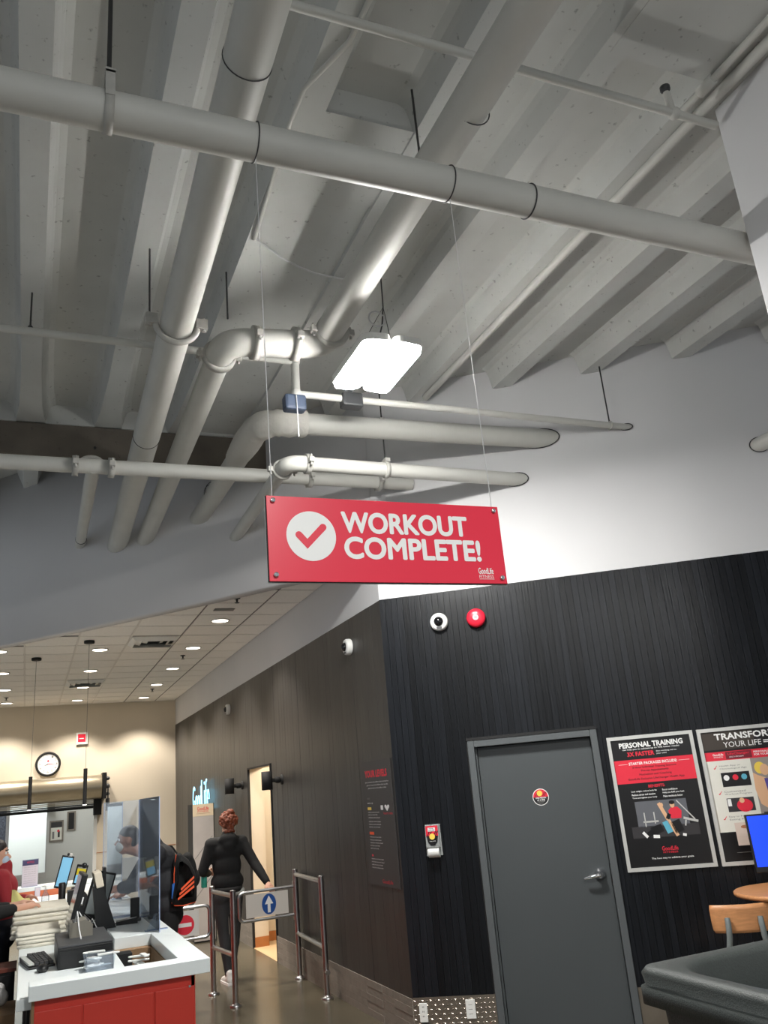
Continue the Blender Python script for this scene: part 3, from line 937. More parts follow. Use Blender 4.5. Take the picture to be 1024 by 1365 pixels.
    TX('The best way to achieve your goals.', white_print, .185, .072, .30, .016, .01, 1)

    t = thing('framed_poster', 'silver framed transform your life poster partly behind the blue monitor', 'poster', RW(2.352, 1.032), RA)
    frame(t, w, h)
    F('photo_top', mat('photo_brown', (62, 54, 48), .5), rect(.027, .40, .80, h - .027))
    F('red_band', red_print, rect(.027, w - .027, .722, .785))
    F('band_tab', mat('maroon_print', (120, 24, 40), .5), rect(.175, .36, .728, .781), 1)
    F('pale_field', pale_paper, rect(.027, .34, .225, .722))
    F('photo_field', mat('photo_field', (150, 140, 134), .5), rect(.34, w - .027, .225, .722))
    TX('TRANSFORM', white_print, .12, .868, .44, .048, .03)
    TX('YOUR LIFE', white_print, .175, .812, .27, .040)
    F('rule', white_print, rect(.46, .55, .838, .845), 1); F('rule', white_print, rect(.46, .58, .825, .832), 1)
    TX('GoodLife', white_print, .085, .757, .075, .016, .02); TX('FITNESS', white_print, .09, .742, .065, .010)
    TX('LifeChanger', red_print, .19, .753, .155, .020, .02, 2); TX('HEALTH PROGRAM', white_print, .20, .738, .10, .010, 0, 2)
    TX('PERSONALIZED PLAN', white_print, .375, .758, .20, .014, .02); TX('FOR YOUR NEEDS', white_print, .375, .738, .17, .014, .02)
    for z, a_, b_ in ((.655, 'Health App or', 'Chronological Age'), (.475, 'Customized', 'Workout Program'), (.300, 'Easy to Follow', 'Eating Program')):
        TX(a_, grey_print, .115, z + .02, .15, .014); TX(b_, grey_print, .115, z, .19, .014)
        tick = [(.072, z + .014), (.078, z + .008), (.084, z + .010), (.100, z + .034), (.096, z + .034), (.083, z + .018)]
        F('tick', red_print, tick, 1)
    F('app_card', black_print, rect(.115, .315, .535, .635), 1)
    for x, m in ((.150, white_print), (.213, red_print), (.275, cyan_print)): F('app_dot', m, disc(x, .598, .020), 2)
    F('group_photo', dark_print, rect(.12, .31, .36, .455), 1)
    F('print_shape', red_print, disc(.24, .40, .055, 20, .045), 2); F('print_shape', white_print, rect(.125, .15, .40, .45), 2); F('print_shape', cream_print, disc(.225, .435, .018, 16), 3)
    F('face_photo', mat('face_print', (214, 196, 184), .5), rect(.14, .34, .13, .285), 1)
    F('print_shape', red_print, disc(.26, .175, .045, 20, .022), 2); F('print_shape', brown_print, disc(.21, .255, .03, 16, .012), 2)
    # woman in a purple top
    F('print_shape', cream_print, [(.34, .62), (.37, .60), (.42, .58), (.44, .48), (.40, .40), (.50, .355), (.52, .335), (.42, .35), (.355, .40), (.335, .50)], 2)
    F('print_shape', purple_print, [(.41, .575), (.47, .57), (.49, .50), (.49, .40), (.40, .36), (.42, .46)], 3)
    F('print_shape', cream_print, disc(.425, .635, .032, 20, .04), 3); F('print_shape', yellow_m, disc(.395, .65, .038, 20, .042), 2)
    F('print_shape', dark_print, rect(.36, .60, .25, .345), 1)
    F('small_rule', grey_print, rect(.12, .24, .083, .086), 1)

    # dome camera, bell, sanitiser, outlets
    def dome(t):
        MB().lathe([(.073, 0), (.075, -.012), (.073, -.040), (.066, -.052), (.050, -.055)], (0, 0, 0), 'y', 32).build('housing', white_m, t)
        MB().ball((0, -.055, 0), (.040, .034, .040), 20, 12).build('dome_lens', mat('smoked_dome', (20, 20, 22), .08), t)
        MB().box(-.022, .022, -.058, -.05, -.062, -.044).build('adjuster', dark_grey, t)
    t = thing('security_camera', 'white dome security camera on the black planks beside the red alarm bell', 'camera', RW(.497, 3.04, .002), RA)
    dome(t)
    t2 = copy_tree(t, LW(7.22, 3.03, .002), LA, 'white dome security camera near the corner end of the charcoal wall')
    t3 = copy_tree(t, LW(12.44, 3.04, .002), LA, 'small far white dome security camera high on the charcoal wall past the doorway')
    t = thing('alarm_bell', 'round red fire alarm bell high on the black planks', 'alarm bell', RW(.806, 3.035, .002), RA)
    MB().lathe([(.05, 0), (.05, -.02), (.077, -.022), (.079, -.036), (.070, -.055), (.045, -.066), (.018, -.069)], (0, 0, 0), 'y', 36).build('gong', red_plastic, t)
    MB().lathe([(.022, -.071), (.024, -.066)], (0, 0, 0), 'y', 20).build('centre_label', white_print, t)
    flat('label_mark', grey_print, t, rect(-.013, .013, -.004, .006), -.0715)
    flat('label_mark', white_print, t, [(-.018, .032), (.018, .032), (.014, .042), (-.014, .042)], -.067)

    t = thing('sanitiser_dispenser', 'clear and white wall sanitiser dispenser with a red and black label', 'dispenser', RW(.275, 1.25, .002), RA)
    bod = mat('clear_grey', (150, 153, 152), .25)
    MB().prism([(-.062, 0), (.062, .0), (.058, .225), (-.058, .225)], -.03, 0, 'xz').build('back_plate', bod, t, bevel=.008)
    MB().prism([(0, .05), (-.07, .06), (-.075, .2), (-.05, .222), (0, .222)], -.052, .052, 'yz').build('cover', bod, t, bevel=.008)
    MB().prism([(-.03, .055), (-.085, .055), (-.095, .03), (-.085, .002), (-.05, -.014), (-.03, -.010)], -.043, .043, 'yz').build('push_lever', white_m, t, bevel=.012)
    lb = MB().prism([(-.047, .145), (-.047, .218), (.047, .218), (.047, .145)], -.0785, -.0775, 'xz').build('label_sheet', red_print, t)
    flat('label_base', black_print, t, [(-.044, .146), (.044, .146), (.036, .100), (.016, .076), (-.016, .076), (-.036, .100)], -.0755)
    for k in (-.030, -.012, .020, .034):
        flat('stripe', black_print, t, [(k - .010, .146), (k - .003, .146), (k + .014, .178), (k + .007, .178)], -.079)
    flat('sun_disc', yellow_m, t, disc(.0, .140, .022), -.0797)
    flat('name_plate', white_print, t, rect(-.030, .026, .178, .205), -.0792)
    text('lettering', 'HAND', black_print, t, -.020, .194, .036, .008, -.0802, .02); text('lettering', 'SANITIZER', black_print, t, -.026, .182, .048, .008, -.0802, .02)
    text('lettering', 'CLEAN HANDS', white_print, t, -.024, .104, .048, .006, -.0768)

    t = thing('outlet_plate', 'white power strip with a black plug on the tread plate below the dispenser', 'outlet', RW(.075, .125, .006), RA)
    MB().box(-.03, .03, -.012, 0, 0, .125).build('cover_plate', white_m, t, bevel=.003)
    for z in (.035, .065, .095):
        MB().box(-.006, -.003, -.013, -.012, z, z + .010).build('slot', black_m, t); MB().box(.003, .006, -.013, -.012, z, z + .010).build('slot', black_m, t)
    t = thing('power_plug', 'black plug hanging below the white power strip on the tread plate', 'plug', RW(.085, .045, .006), RA)
    MB().box(-.028, .028, -.03, 0, 0, .075).build('plug_body', black_m, t, bevel=.006)
    MB().tube([(0, -.02, .0), (0, -.02, -.04)], .006, 8).build('plug_cord', black_m, t)
    t = thing('outlet_plate', 'plain white outlet plate on the tread plate nearest the grey door', 'outlet', RW(.425, .135, .006), RA)
    MB().box(-.035, .035, -.008, 0, 0, .125).build('cover_plate', white_m, t, bevel=.003)
    for z in (.03, .06, .09): MB().box(-.014, .014, -.0088, -.008, z, z + .003).build('slot', grey_print, t)
black_wall_things()

# ------------------------------------------------------------------ things on the charcoal wall
def charcoal_wall_things():
    t = thing('wall_poster', 'tall dark printed panel with small red and white text at the wall corner', 'poster', LW(7.15, 1.02, .003), LA)
    MB().box(0, .66, -.004, 0, 0, .98).build('print_sheet', mat('panel_print', (62, 60, 60), .5), t)
    text('lettering', 'YOUR LEVELS', red_print, t, .075, .845, .50, .060, -.0046, .04)
    for z, x0, x1 in ((.800, .07, .60), (.776, .10, .58), (.752, .13, .54)):
        text('small_lettering', 'get to know the effort that works for you'[:int((x1 - x0) * 70)], white_print, t, x0, z, x1 - x0, .014, -.0046)
    text('small_lettering', 'easy', grey_print, t, .09, .665, .06, .018, -.0046)
    text('small_lettering', 'warm up', white_print, t, .085, .630, .13, .014, -.0046)
    flat('colour_block', yellow_m, t, rect(.085, .17, .585, .607), -.0044)
    flat('colour_block', orange_m, t, rect(.09, .19, .39, .412), -.0044)
    flat('colour_block', red_print, t, rect(.105, .14, .22, .235), -.0044)
    for z, x1 in ((.560, .34), (.540, .30), (.518, .35), (.487, .36), (.465, .36), (.444, .34), (.365, .34), (.342, .34), (.320, .37), (.298, .30), (.276, .27), (.195, .36), (.172, .37), (.150, .33), (.128, .34)):
        text('small_lettering', 'steady pace and even breath', white_print, t, .09, z, x1 - .09, .012, -.0046)
    flat('figure_mark', white_print, t, rect(.385, .435, .585, .620), -.0044)
    flat('heart_mark', white_print, t, [(.52, .575), (.47, .608), (.475, .622), (.50, .624), (.52, .612), (.54, .624), (.565, .622), (.57, .608)], -.0044)
    text('lettering', 'heart rate', red_print, t, .44, .550, .19, .020, -.0046)
    text('lettering', 'GoodLife', red_print, t, .30, .025, .22, .028, -.0046)

    for y, lab in ((9.75, 'black cylinder wall sconce on the near side of the lit doorway'), (11.75, 'black cylinder wall sconce on the far side of the lit doorway')):
        t = thing('wall_sconce', lab, 'sconce', LW(y, 1.955, 0), LA, 'black cylinder wall sconces')
        MB().lathe([(.055, 0), (.055, -.015), (.02, -.02)], (0, 0, 0), 'y', 20).build('wall_rose', matte_black, t)
        MB().tube([(0, -.01, 0), (0, -.12, 0)], .022, 12).build('arm', matte_black, t)
        MB().lathe([(.030, -.03), (.034, -.04), (.034, -.075), (.030, -.085)], (0, 0, 0), 'y', 16).build('knuckle', matte_black, t)
        MB().lathe([(.058, -.10), (.062, -.10), (.062, .10), (.058, .10)], (0, -.18, 0), 'z', 24).build('shade', matte_black, t)
        MB().lathe([(.05, -.102), (.05, -.1)], (0, -.18, 0), 'z', 20).build('lens', white_print, t)

    # neon lettering above the display cabinet
    t = thing('neon_sign', 'glowing pale blue neon name lettering above the display cabinet', 'sign', LW(15.25, 1.62, .06), LA)
    def letters(s, x, z, w, h):
        cu = bpy.data.curves.new('neon', 'FONT'); cu.body = s; cu.size = 1; cu.resolution_u = 3; cu.extrude = .01; cu.offset = -.018
        to = bpy.data.objects.new('neon', cu); C.objects.link(to)
        me = bpy.data.meshes.new_from_object(to)
        bpy.data.objects.remove(to); bpy.data.curves.remove(cu)
        xs = [v.co.x for v in me.vertices]; ys = [v.co.y for v in me.vertices]
        x0, x1, y0, y1 = min(xs), max(xs), min(ys), max(ys)
        for v in me.vertices:
            a, b, c = v.co
            v.co = (x + (a - x0) * w / (x1 - x0), -c * .5, z + (b - y0) * h / (y1 - y0))
        me.materials.clear(); me.materials.append(neon_m)
        put('lettering', me, t)
    letters('Good', 0, .0, .75, .42); letters('Life', .80, .05, .65, .46)
    MB().box(-.05, 1.5, .035, .058, .0, .05).build('mount_rail', dark_grey, t)

    # display cabinet standing against the wall
    t = thing('display_cabinet', 'tall pale display cabinet with a red logo header beside the charcoal wall', 'cabinet', (2.165, 12.5, 0))
    MB().box(0, .30, 0, .40, 0, 1.76).build('carcass', matte_black, t)
    MB().box(0, .285, -.012, 0, .02, 1.60).build('front_panel', mat('marble_print', (186, 180, 176), .4, var=.1, vs=3), t)
    MB().box(0, .285, -.014, 0, 1.60, 1.76).build('header_panel', mat('header_cream', (226, 208, 178), .5), t)
    text('logo_lettering', 'GoodLife', red_print, t, .06, 1.675, .16, .05, -.0150, .01); text('logo_lettering', 'FITNESS', red_print, t, .065, 1.65, .15, .02, -.0150)
    flat('rule', brown_print, t, rect(.05, .24, 1.632, 1.636), -.0146)
    for z in (.55, 1.05): flat('panel_line', grey_print, t, [(.02, z), (.03, z), (.27, z + .28), (.26, z + .28)], -.0126)
charcoal_wall_things()

# ------------------------------------------------------------------ ceiling fittings and end wall
def fittings():
    ords = ['nearest the bulkhead', 'second from the bulkhead', 'third from the bulkhead', 'fourth from the bulkhead', 'nearest the end wall']
    for x, rowname in ((2.01, 'row beside the charcoal wall'), (.81, 'middle row under the tiles'), (-.39, 'row farthest from the charcoal wall')):
        for i in range(5):
            y = 9.6 + 1.8 * i
            if x < 0 and i == 0: continue
            t = thing('downlight', f'round white downlight in the {rowname}, {ords[i]}', 'downlight', (x, y, 3.776), group='round ceiling downlights')
            MB().lathe([(.085, -.002), (.105, -.010), (.112, -.006), (.112, .004), (.085, .004)], (0, 0, 0), 'z', 28).build('trim_ring', white_m, t)
            MB().lathe([(.09, -.005), (.09, .0)], (0, 0, 0), 'z', 28).build('lens', downlight_m, t)
            l = bpy.data.lights.new('downlight_beam', 'SPOT'); l.energy = DOWNLIGHT_W; l.color = (1, .92, .82); l.spot_size = math.radians(112); l.spot_blend = .55; l.shadow_soft_size = .08
            lo = bpy.data.objects.new('downlight_beam', l); C.objects.link(lo); lo.parent = t; lo.location = (0, 0, -.02)
    for (x, y, lab) in ((1.41, 10.8, 'square ceiling air vent nearer the bulkhead'), (.81, 14.4, 'square ceiling air vent nearer the end wall')):
        t = thing('air_vent', lab, 'vent', (x, y, 3.776), group='ceiling air vents')
        MB().box(-.26, .26, -.26, .26, -.002, .002).build('backing', matte_black, t)
        for k, r in enumerate((.29, .21, .13)):
            m_ = MB()
            for s in (-1, 1):
                m_.add([(-r, s * r, -.004), (r, s * r, -.004), (r - .055, s * (r - .055), -.05 + k * .012), (-r + .055, s * (r - .055), -.05 + k * .012)], [(0, 1, 2, 3)])
                m_.add([(s * r, -r, -.004), (s * r, r, -.004), (s * (r - .055), r - .055, -.05 + k * .012), (s * (r - .055), -r + .055, -.05 + k * .012)], [(0, 1, 2, 3)])
            m_.build('louvre', white_m, t)
    for (x, y, lab) in ((1.95, 8.45, 'small ceiling sprinkler head closest to the bulkhead edge'), (1.97, 12.0, 'small ceiling sprinkler head beside the charcoal wall, halfway along'),
                        (2.01, 15.56, 'small ceiling sprinkler head beside the charcoal wall, near the end wall'), (-.38, 16.0, 'small ceiling sprinkler head farthest from the charcoal wall')):
        t = thing('sprinkler_head', lab, 'sprinkler', (x, y, 3.776), group='ceiling sprinkler heads')
        MB().lathe([(.035, 0), (.035, -.008), (.012, -.012), (.010, -.04)], (0, 0, 0), 'z', 16).build('body', dark_grey, t)
        MB().lathe([(.026, -.052), (.026, -.048)], (0, 0, 0), 'z', 12).build('deflector', dark_grey, t)
        MB().tube([(-.012, 0, -.02), (0, 0, -.05), (.012, 0, -.02)], .003, 6).build('yoke', dark_grey, t)
    t = thing('ceiling_sensor', 'small flat grey ceiling label by the first downlight near the charcoal wall', 'sensor', (1.93, 9.0, 3.776))
    MB().box(-.11, .11, -.05, .05, -.006, 0).build('plate', grey_print, t)
    for (x, y, lab) in ((.64, 10.76, 'slim black tube pendant hanging in front of the shutter end'), (.055, 11.95, 'slim black tube pendant hanging in front of the milky panel')):
        t = thing('pendant_lamp', lab, 'pendant', (x, y, 3.776), group='black tube pendants')
        MB().lathe([(.062, 0), (.062, -.030), (.05, -.034)], (0, 0, 0), 'z', 24).build('canopy', matte_black, t)
        MB().tube([(0, 0, -.03), (-.008, 0, -1.50)], .0022, 6).build('cord', wire_dark, t)
        MB().tube([(-.008, 0, -1.50), (-.010, 0, -1.90)], .022, 16).build('tube_body', matte_black, t)
        MB().lathe([(.021, -1.905), (.021, -1.9)], (-.010, 0, 0), 'z', 16).build('lens', pend_m, t)

    # end wall
    Y = 17.5
    t = thing('wall_clock', 'round white wall clock with black rim above the shutter', 'clock', (.36, Y, 2.70))
    MB().lathe([(.215, 0), (.225, -.02), (.215, -.05), (.185, -.05), (.183, -.03)], (0, 0, 0), 'y', 40, caps=False).build('rim', matte_black, t)
    MB().lathe([(.187, -.035), (.187, -.03)], (0, 0, 0), 'y', 40).build('dial', white_print, t)
    for k in range(12):
        a = PI * k / 6
        text('numeral', str(12 if k == 0 else k), grey_print, t, .145 * math.sin(a) - .018, .145 * math.cos(a) - .018, .036, .036, -.0365)
    hand = lambda a, l, r, m: MB().prism([(-r * math.cos(a), r * math.sin(a)), (r * math.cos(a), -r * math.sin(a)), (l * math.sin(a) + r * .4 * math.cos(a), l * math.cos(a)), (l * math.sin(a) - r * .4 * math.cos(a), l * math.cos(a))], -.040, -.038, 'xz').build('hand', m, t)
    hand(math.radians(246), .10, .008, black_print); hand(math.radians(92), .14, .006, red_print)
    flat('dial_mark', red_print, t, disc(0, .055, .018), -.037)
    t = thing('fire_strobe', 'small square red and white fire strobe high on the end wall', 'strobe', (.95, Y, 3.02))
    MB().box(-.105, .105, -.05, 0, 0, .22).build('box_body', white_m, t, bevel=.006)
    MB().box(-.075, .062, -.056, -.05, .045, .19).build('red_face', red_plastic, t)
    flat('label_mark', white_print, t, rect(-.05, .03, .10, .115), -.0565)

    t = thing('roller_shutter', 'rolled up steel shutter drum over the opening in the end wall', 'shutter', (0, Y, 0))
    MB().tube([(-4, -.24, 2.22), (1.30, -.24, 2.22)], .215, 32).build('drum', shutter_m, t)
    for k in range(7): MB().box(-4, 1.26, -.075, -.045, 1.875 + k * .03, 1.90 + k * .03).build('slat', shutter_m if k > 1 else dark_grey, t)
    MB().box(-4, 1.26, -.09, -.03, 1.845, 1.875).build('bottom_bar', matte_black, t)
    MB().box(1.18, 1.32, -.14, -.001, 1.72, 2.02).build('guide_head', matte_black, t)
    MB().box(1.31, 1.38, -.44, -.001, 2.0, 2.46).build('end_bracket', matte_black, t)
    for z, r in ((2.36, .035), (2.22, .045), (2.08, .03)): MB().lathe([(r, 0), (r, .05), (r * .5, .07)], (1.38, -.24, z), 'x', 16).build('gear', dark_grey, t)
    MB().tube([(1.42, -.28, 2.22), (1.42, -.28, 1.78)], .012, 8).build('chain', dark_grey, t)
    MB().box(1.385, 1.45, -.26, -.20, 1.78, 2.0).build('crank_box', dark_grey, t)
    MB().box(1.19, 1.25, -.06, -.001, .64, 1.75).build('guide_rail', white_m, t)
    # studio pictures
    for (x, z, w, h, lab, kind) in ((.49, 1.25, .28, .42, 'grey framed studio picture of people seen through the opening', 1), (.835, 1.44, .175, .39, 'narrow dark framed studio picture hung higher than its neighbour', 0)):
        t = thing('framed_picture', lab, 'picture', (x, 20.195, z), group=None)
        a = .03
        for b in ((0, w, 0, a), (0, w, h - a, h), (0, a, a, h - a), (w - a, w, a, h - a)):
            MB().box(b[0], b[1], -.03, 0, b[2], b[3]).build('frame_rail', stone_m, t)
        MB().box(a, w - a, -.01, -.001, a, h - a).build('print_sheet', black_print if not kind else pale_paper, t)
        if kind:
            flat('print_shape', dark_print, t, rect(a, w - a, h - .14, h - a), -.011); flat('print_shape', black_print, t, rect(.17, .21, .08, .2), -.011)
            flat('print_shape', red_print, t, disc(.18, .21, .025), -.0115); flat('print_shape', grey_print, t, rect(.06, .10, .06, .20), -.011)
    t = thing('wall_speaker', 'dark bracket mounted speaker seen in the top of the studio opening', 'speaker', (.50, 20.19, 1.86))
    MB().box(-.10, .08, -.22, -.06, 0, .16).build('cabinet_body', dark_grey, t, bevel=.01); MB().box(-.02, .02, -.07, 0, .06, .10).build('bracket', dark_grey, t)
fittings()

# ------------------------------------------------------------------ gates
def gates():
    def rail(lab, posts, z):
        t = thing('gate_railing', lab, 'railing', (posts[0][0], posts[0][1], 0))
        o = Vector((posts[0][0], posts[0][1], 0))
        for (x, y) in posts:
            p = Vector((x, y, 0)) - o
            MB().tube([p + Vector((0, 0, .012)), p + Vector((0, 0, z))], .027, 20).build('post', steel, t)
            MB().lathe([(.055, 0), (.055, .012), (.035, .02), (.03, .03)], p, 'z', 20).build('base_flange', steel, t)
            MB().ball(p + Vector((0, 0, z)), (.027, .027, .008), 16, 8).build('post_cap', steel, t)
        a, b = [Vector((x, y, 0)) - o for x, y in posts]
        for zz in (z - .045, .42):
            MB().tube([a + Vector((0, 0, zz)), b + Vector((0, 0, zz))], .021, 16).build('cross_rail', steel, t)
        return t
    rail('chrome gate railing standing next to the red counter', [(1.775, 9.206), (1.845, 8.55)], .97)
    r = rail('chrome gate railing standing against the charcoal wall with the arrow gate', [(2.66, 9.24), (2.61, 8.20)], 1.03)
    MB().tube([(-.05, -1.04, .22), (-.05, -1.10, .22)], .022, 14).build('end_stub', steel, r)

    def arm(t, L, sgn, z0, z1):
        """swing arm: bent tube loop with a sheet plate, running sgn * L from the hinge"""
        R = .05
        x1 = sgn * L
        pts = [(0, 0, z1)] + [Vector((x1 - sgn * R, 0, z1 - R)) + Vector((sgn * R * math.sin(a), 0, R * math.cos(a))) for a in [PI / 2 * k / 6 for k in range(7)]]
        pts += [Vector((x1 - sgn * R, 0, z0 + R)) + Vector((sgn * R * math.cos(a), 0, -R * math.sin(a))) for a in [PI / 2 * k / 6 for k in range(7)]] + [(0, 0, z0)]
        MB().tube(pts, .016, 12).build('arm_loop', steel, t)
        MB().tube([(0, 0, z0 - .05), (0, 0, z1 + .05)], .032, 18).build('hinge_sleeve', steel, t)
    t = thing('swing_gate', 'swing gate arm with a blue oval up arrow plate held by the woman', 'gate', (2.655, 9.235, 0))
    arm(t, .60, -1, .60, .87)
    MB().box(-.53, -.085, -.004, .004, .625, .845).build('plate', mat('plate_white', (212, 206, 198), .35), t)
    flat('oval', blue_m, t, disc(-.29, .735, .075, 36, .098), -.0042)
    flat('arrow', white_print, t, [(-.305, .655), (-.275, .655), (-.275, .735), (-.245, .735), (-.29, .815), (-.335, .735), (-.305, .735)], -.005)
    t = thing('swing_gate', 'swing gate arm with a red no entry disc behind the counter', 'gate', (1.10, 8.75, 0))
    arm(t, .56, 1, .585, .855)
    MB().box(.05, .46, -.004, .004, .61, .83).build('plate', mat('plate_white', (218, 216, 210), .35), t)
    flat('no_entry_disc', red_print, t, disc(.33, .71, .085, 36), -.0042)
    flat('bar', white_print, t, rect(.27, .39, .693, .727), -.005)
    MB().tube([(0, 0, .012), (0, 0, .95)], .027, 18).build('post', steel, t)
    MB().lathe([(.055, 0), (.055, .012), (.03, .025)], (0, 0, 0), 'z', 18).build('base_flange', steel, t)
gates()

# ------------------------------------------------------------------ reception counter
DZ, LZ = .985, 1.05            # desk height, ledge height
def counter():
    t = thing('reception_counter', 'long red fronted reception counter with white top and open corner well', 'counter', (.02, 4.70, 0))
    # local origin: front corner on the staff side
    L = 6.0
    MB().box(.055, .80, .05, .068, 0, .985).build('carcass_front', counter_red, t)
    for x0, x1 in ((.058, .268), (.276, .60), (.608, .80)):
        z0 = .70 if x0 > .6 else .02
        MB().box(x0, x1, .042, .052, z0, .93).build('front_panel', counter_red, t, bevel=.002)
    MB().box(.608, .785, .042, .052, .02, .692).build('front_panel', counter_red, t, bevel=.002)
    MB().box(.045, .058, .045, .45, 0, .985).build('end_trim', cardboard, t)
    MB().box(.785, .803, .05, L - .1, 0, .985).build('carcass_side', counter_red, t)
    MB().lathe([(.006, 0), (.006, -.004)], (.775, .042, .93), 'y', 10).build('screw', chrome, t)
    # white tops
    MB().box(.03, .87, 0, .135, LZ - .066, LZ).build('ledge_front', counter_white, t, bevel=.003)
    MB().box(.732, .87, .135, 1.18, LZ - .066, LZ).build('ledge_side', counter_white, t, bevel=.003)
    MB().box(.515, .87, 1.18, L, LZ - .066, LZ).build('ledge_shelf', counter_white, t, bevel=.003)
    MB().box(-.02, .515, .10, L - .3, DZ - .05, DZ).build('desk_top', counter_white, t, bevel=.003)
    MB().box(.45, .515, 1.20, L - .3, .62, DZ - .05).build('desk_back', matte_black, t)
    # the well
    MB().box(.515, .732, .135, 1.18, .80, .82).build('well_floor', counter_white, t)
    MB().box(.515, .73, 1.10, 1.18, .82, .985).build('well_end', cardboard, t)
    MB().box(.515, .60, .98, 1.10, .82, .985).build('well_cabinet', matte_black, t)
    MB().box(.722, .732, .135, 1.18, .82, .985).build('well_side', cardboard, t)
    MB().box(.03, .055, .5, 3.8, .0, .935).build('desk_support', matte_black, t)
    # end return towards the shutter
    MB().box(-.5, .40, 5.70, 5.72, .90, 1.045).build('return_fascia', mat('orange_laminate', (196, 104, 68), .45), t)
    MB().box(-.55, .87, 5.70, 6.02, 1.045, 1.085).build('return_ledge', counter_white, t, bevel=.003)

    # clear shields along the ledge
    for y0, y1, lab in ((5.86, 6.92, 'tall clear plastic shield nearest the counter corner'), (8.20, 9.72, 'tall clear plastic shield farther along the counter')):
        s = thing('clear_shield', lab, 'shield', (.80, y0, LZ), group='clear plastic counter shields')
        L_ = y1 - y0
        MB().box(0, .005, .004, L_ - .004, .004, .80).build('sheet', acrylic, s)
        MB().box(0, .005, 0, .004, 0, .80).build('sheet_edge', acrylic_edge, s); MB().box(0, .005, L_ - .004, L_, 0, .80).build('sheet_edge', acrylic_edge, s)
        MB().box(0, .005, .004, L_ - .004, .80, .803).build('sheet_edge', acrylic_edge, s)
        for y in (.12, L_ - .16):
            MB().box(-.07, .07, y, y + .04, 0, .004).build('foot', acrylic_edge, s)
            MB().prism([(-.06, .004), (0, .004), (0, .10)], y + .017, y + .023, 'xz').build('foot', acrylic, s)
    s = thing('clear_shield', 'narrow clear plastic wing panel set across the counter between two shields', 'shield', (.55, 6.96, LZ), group='clear plastic counter shields')
    MB().box(.0, .25, 0, .005, .004, .80).build('sheet', acrylic, s)
    MB().box(-.004, .0, 0, .005, 0, .80).build('sheet_edge', acrylic_edge, s); MB().box(.25, .254, -.004, .009, 0, .80).build('sheet_edge', acrylic_edge, s)
    MB().box(.03, .22, -.05, .05, 0, .004).build('foot', acrylic_edge, s)
    s = thing('card_reader', 'small black card reader standing by the clear shield', 'card reader', (.735, 6.60, LZ))
    MB().box(-.03, .03, -.02, .02, .02, .15).build('reader_body', black_m, s, bevel=.006)
    MB().box(-.04, .04, -.03, .03, 0, .02).build('reader_base', dark_grey, s, bevel=.004)
counter()

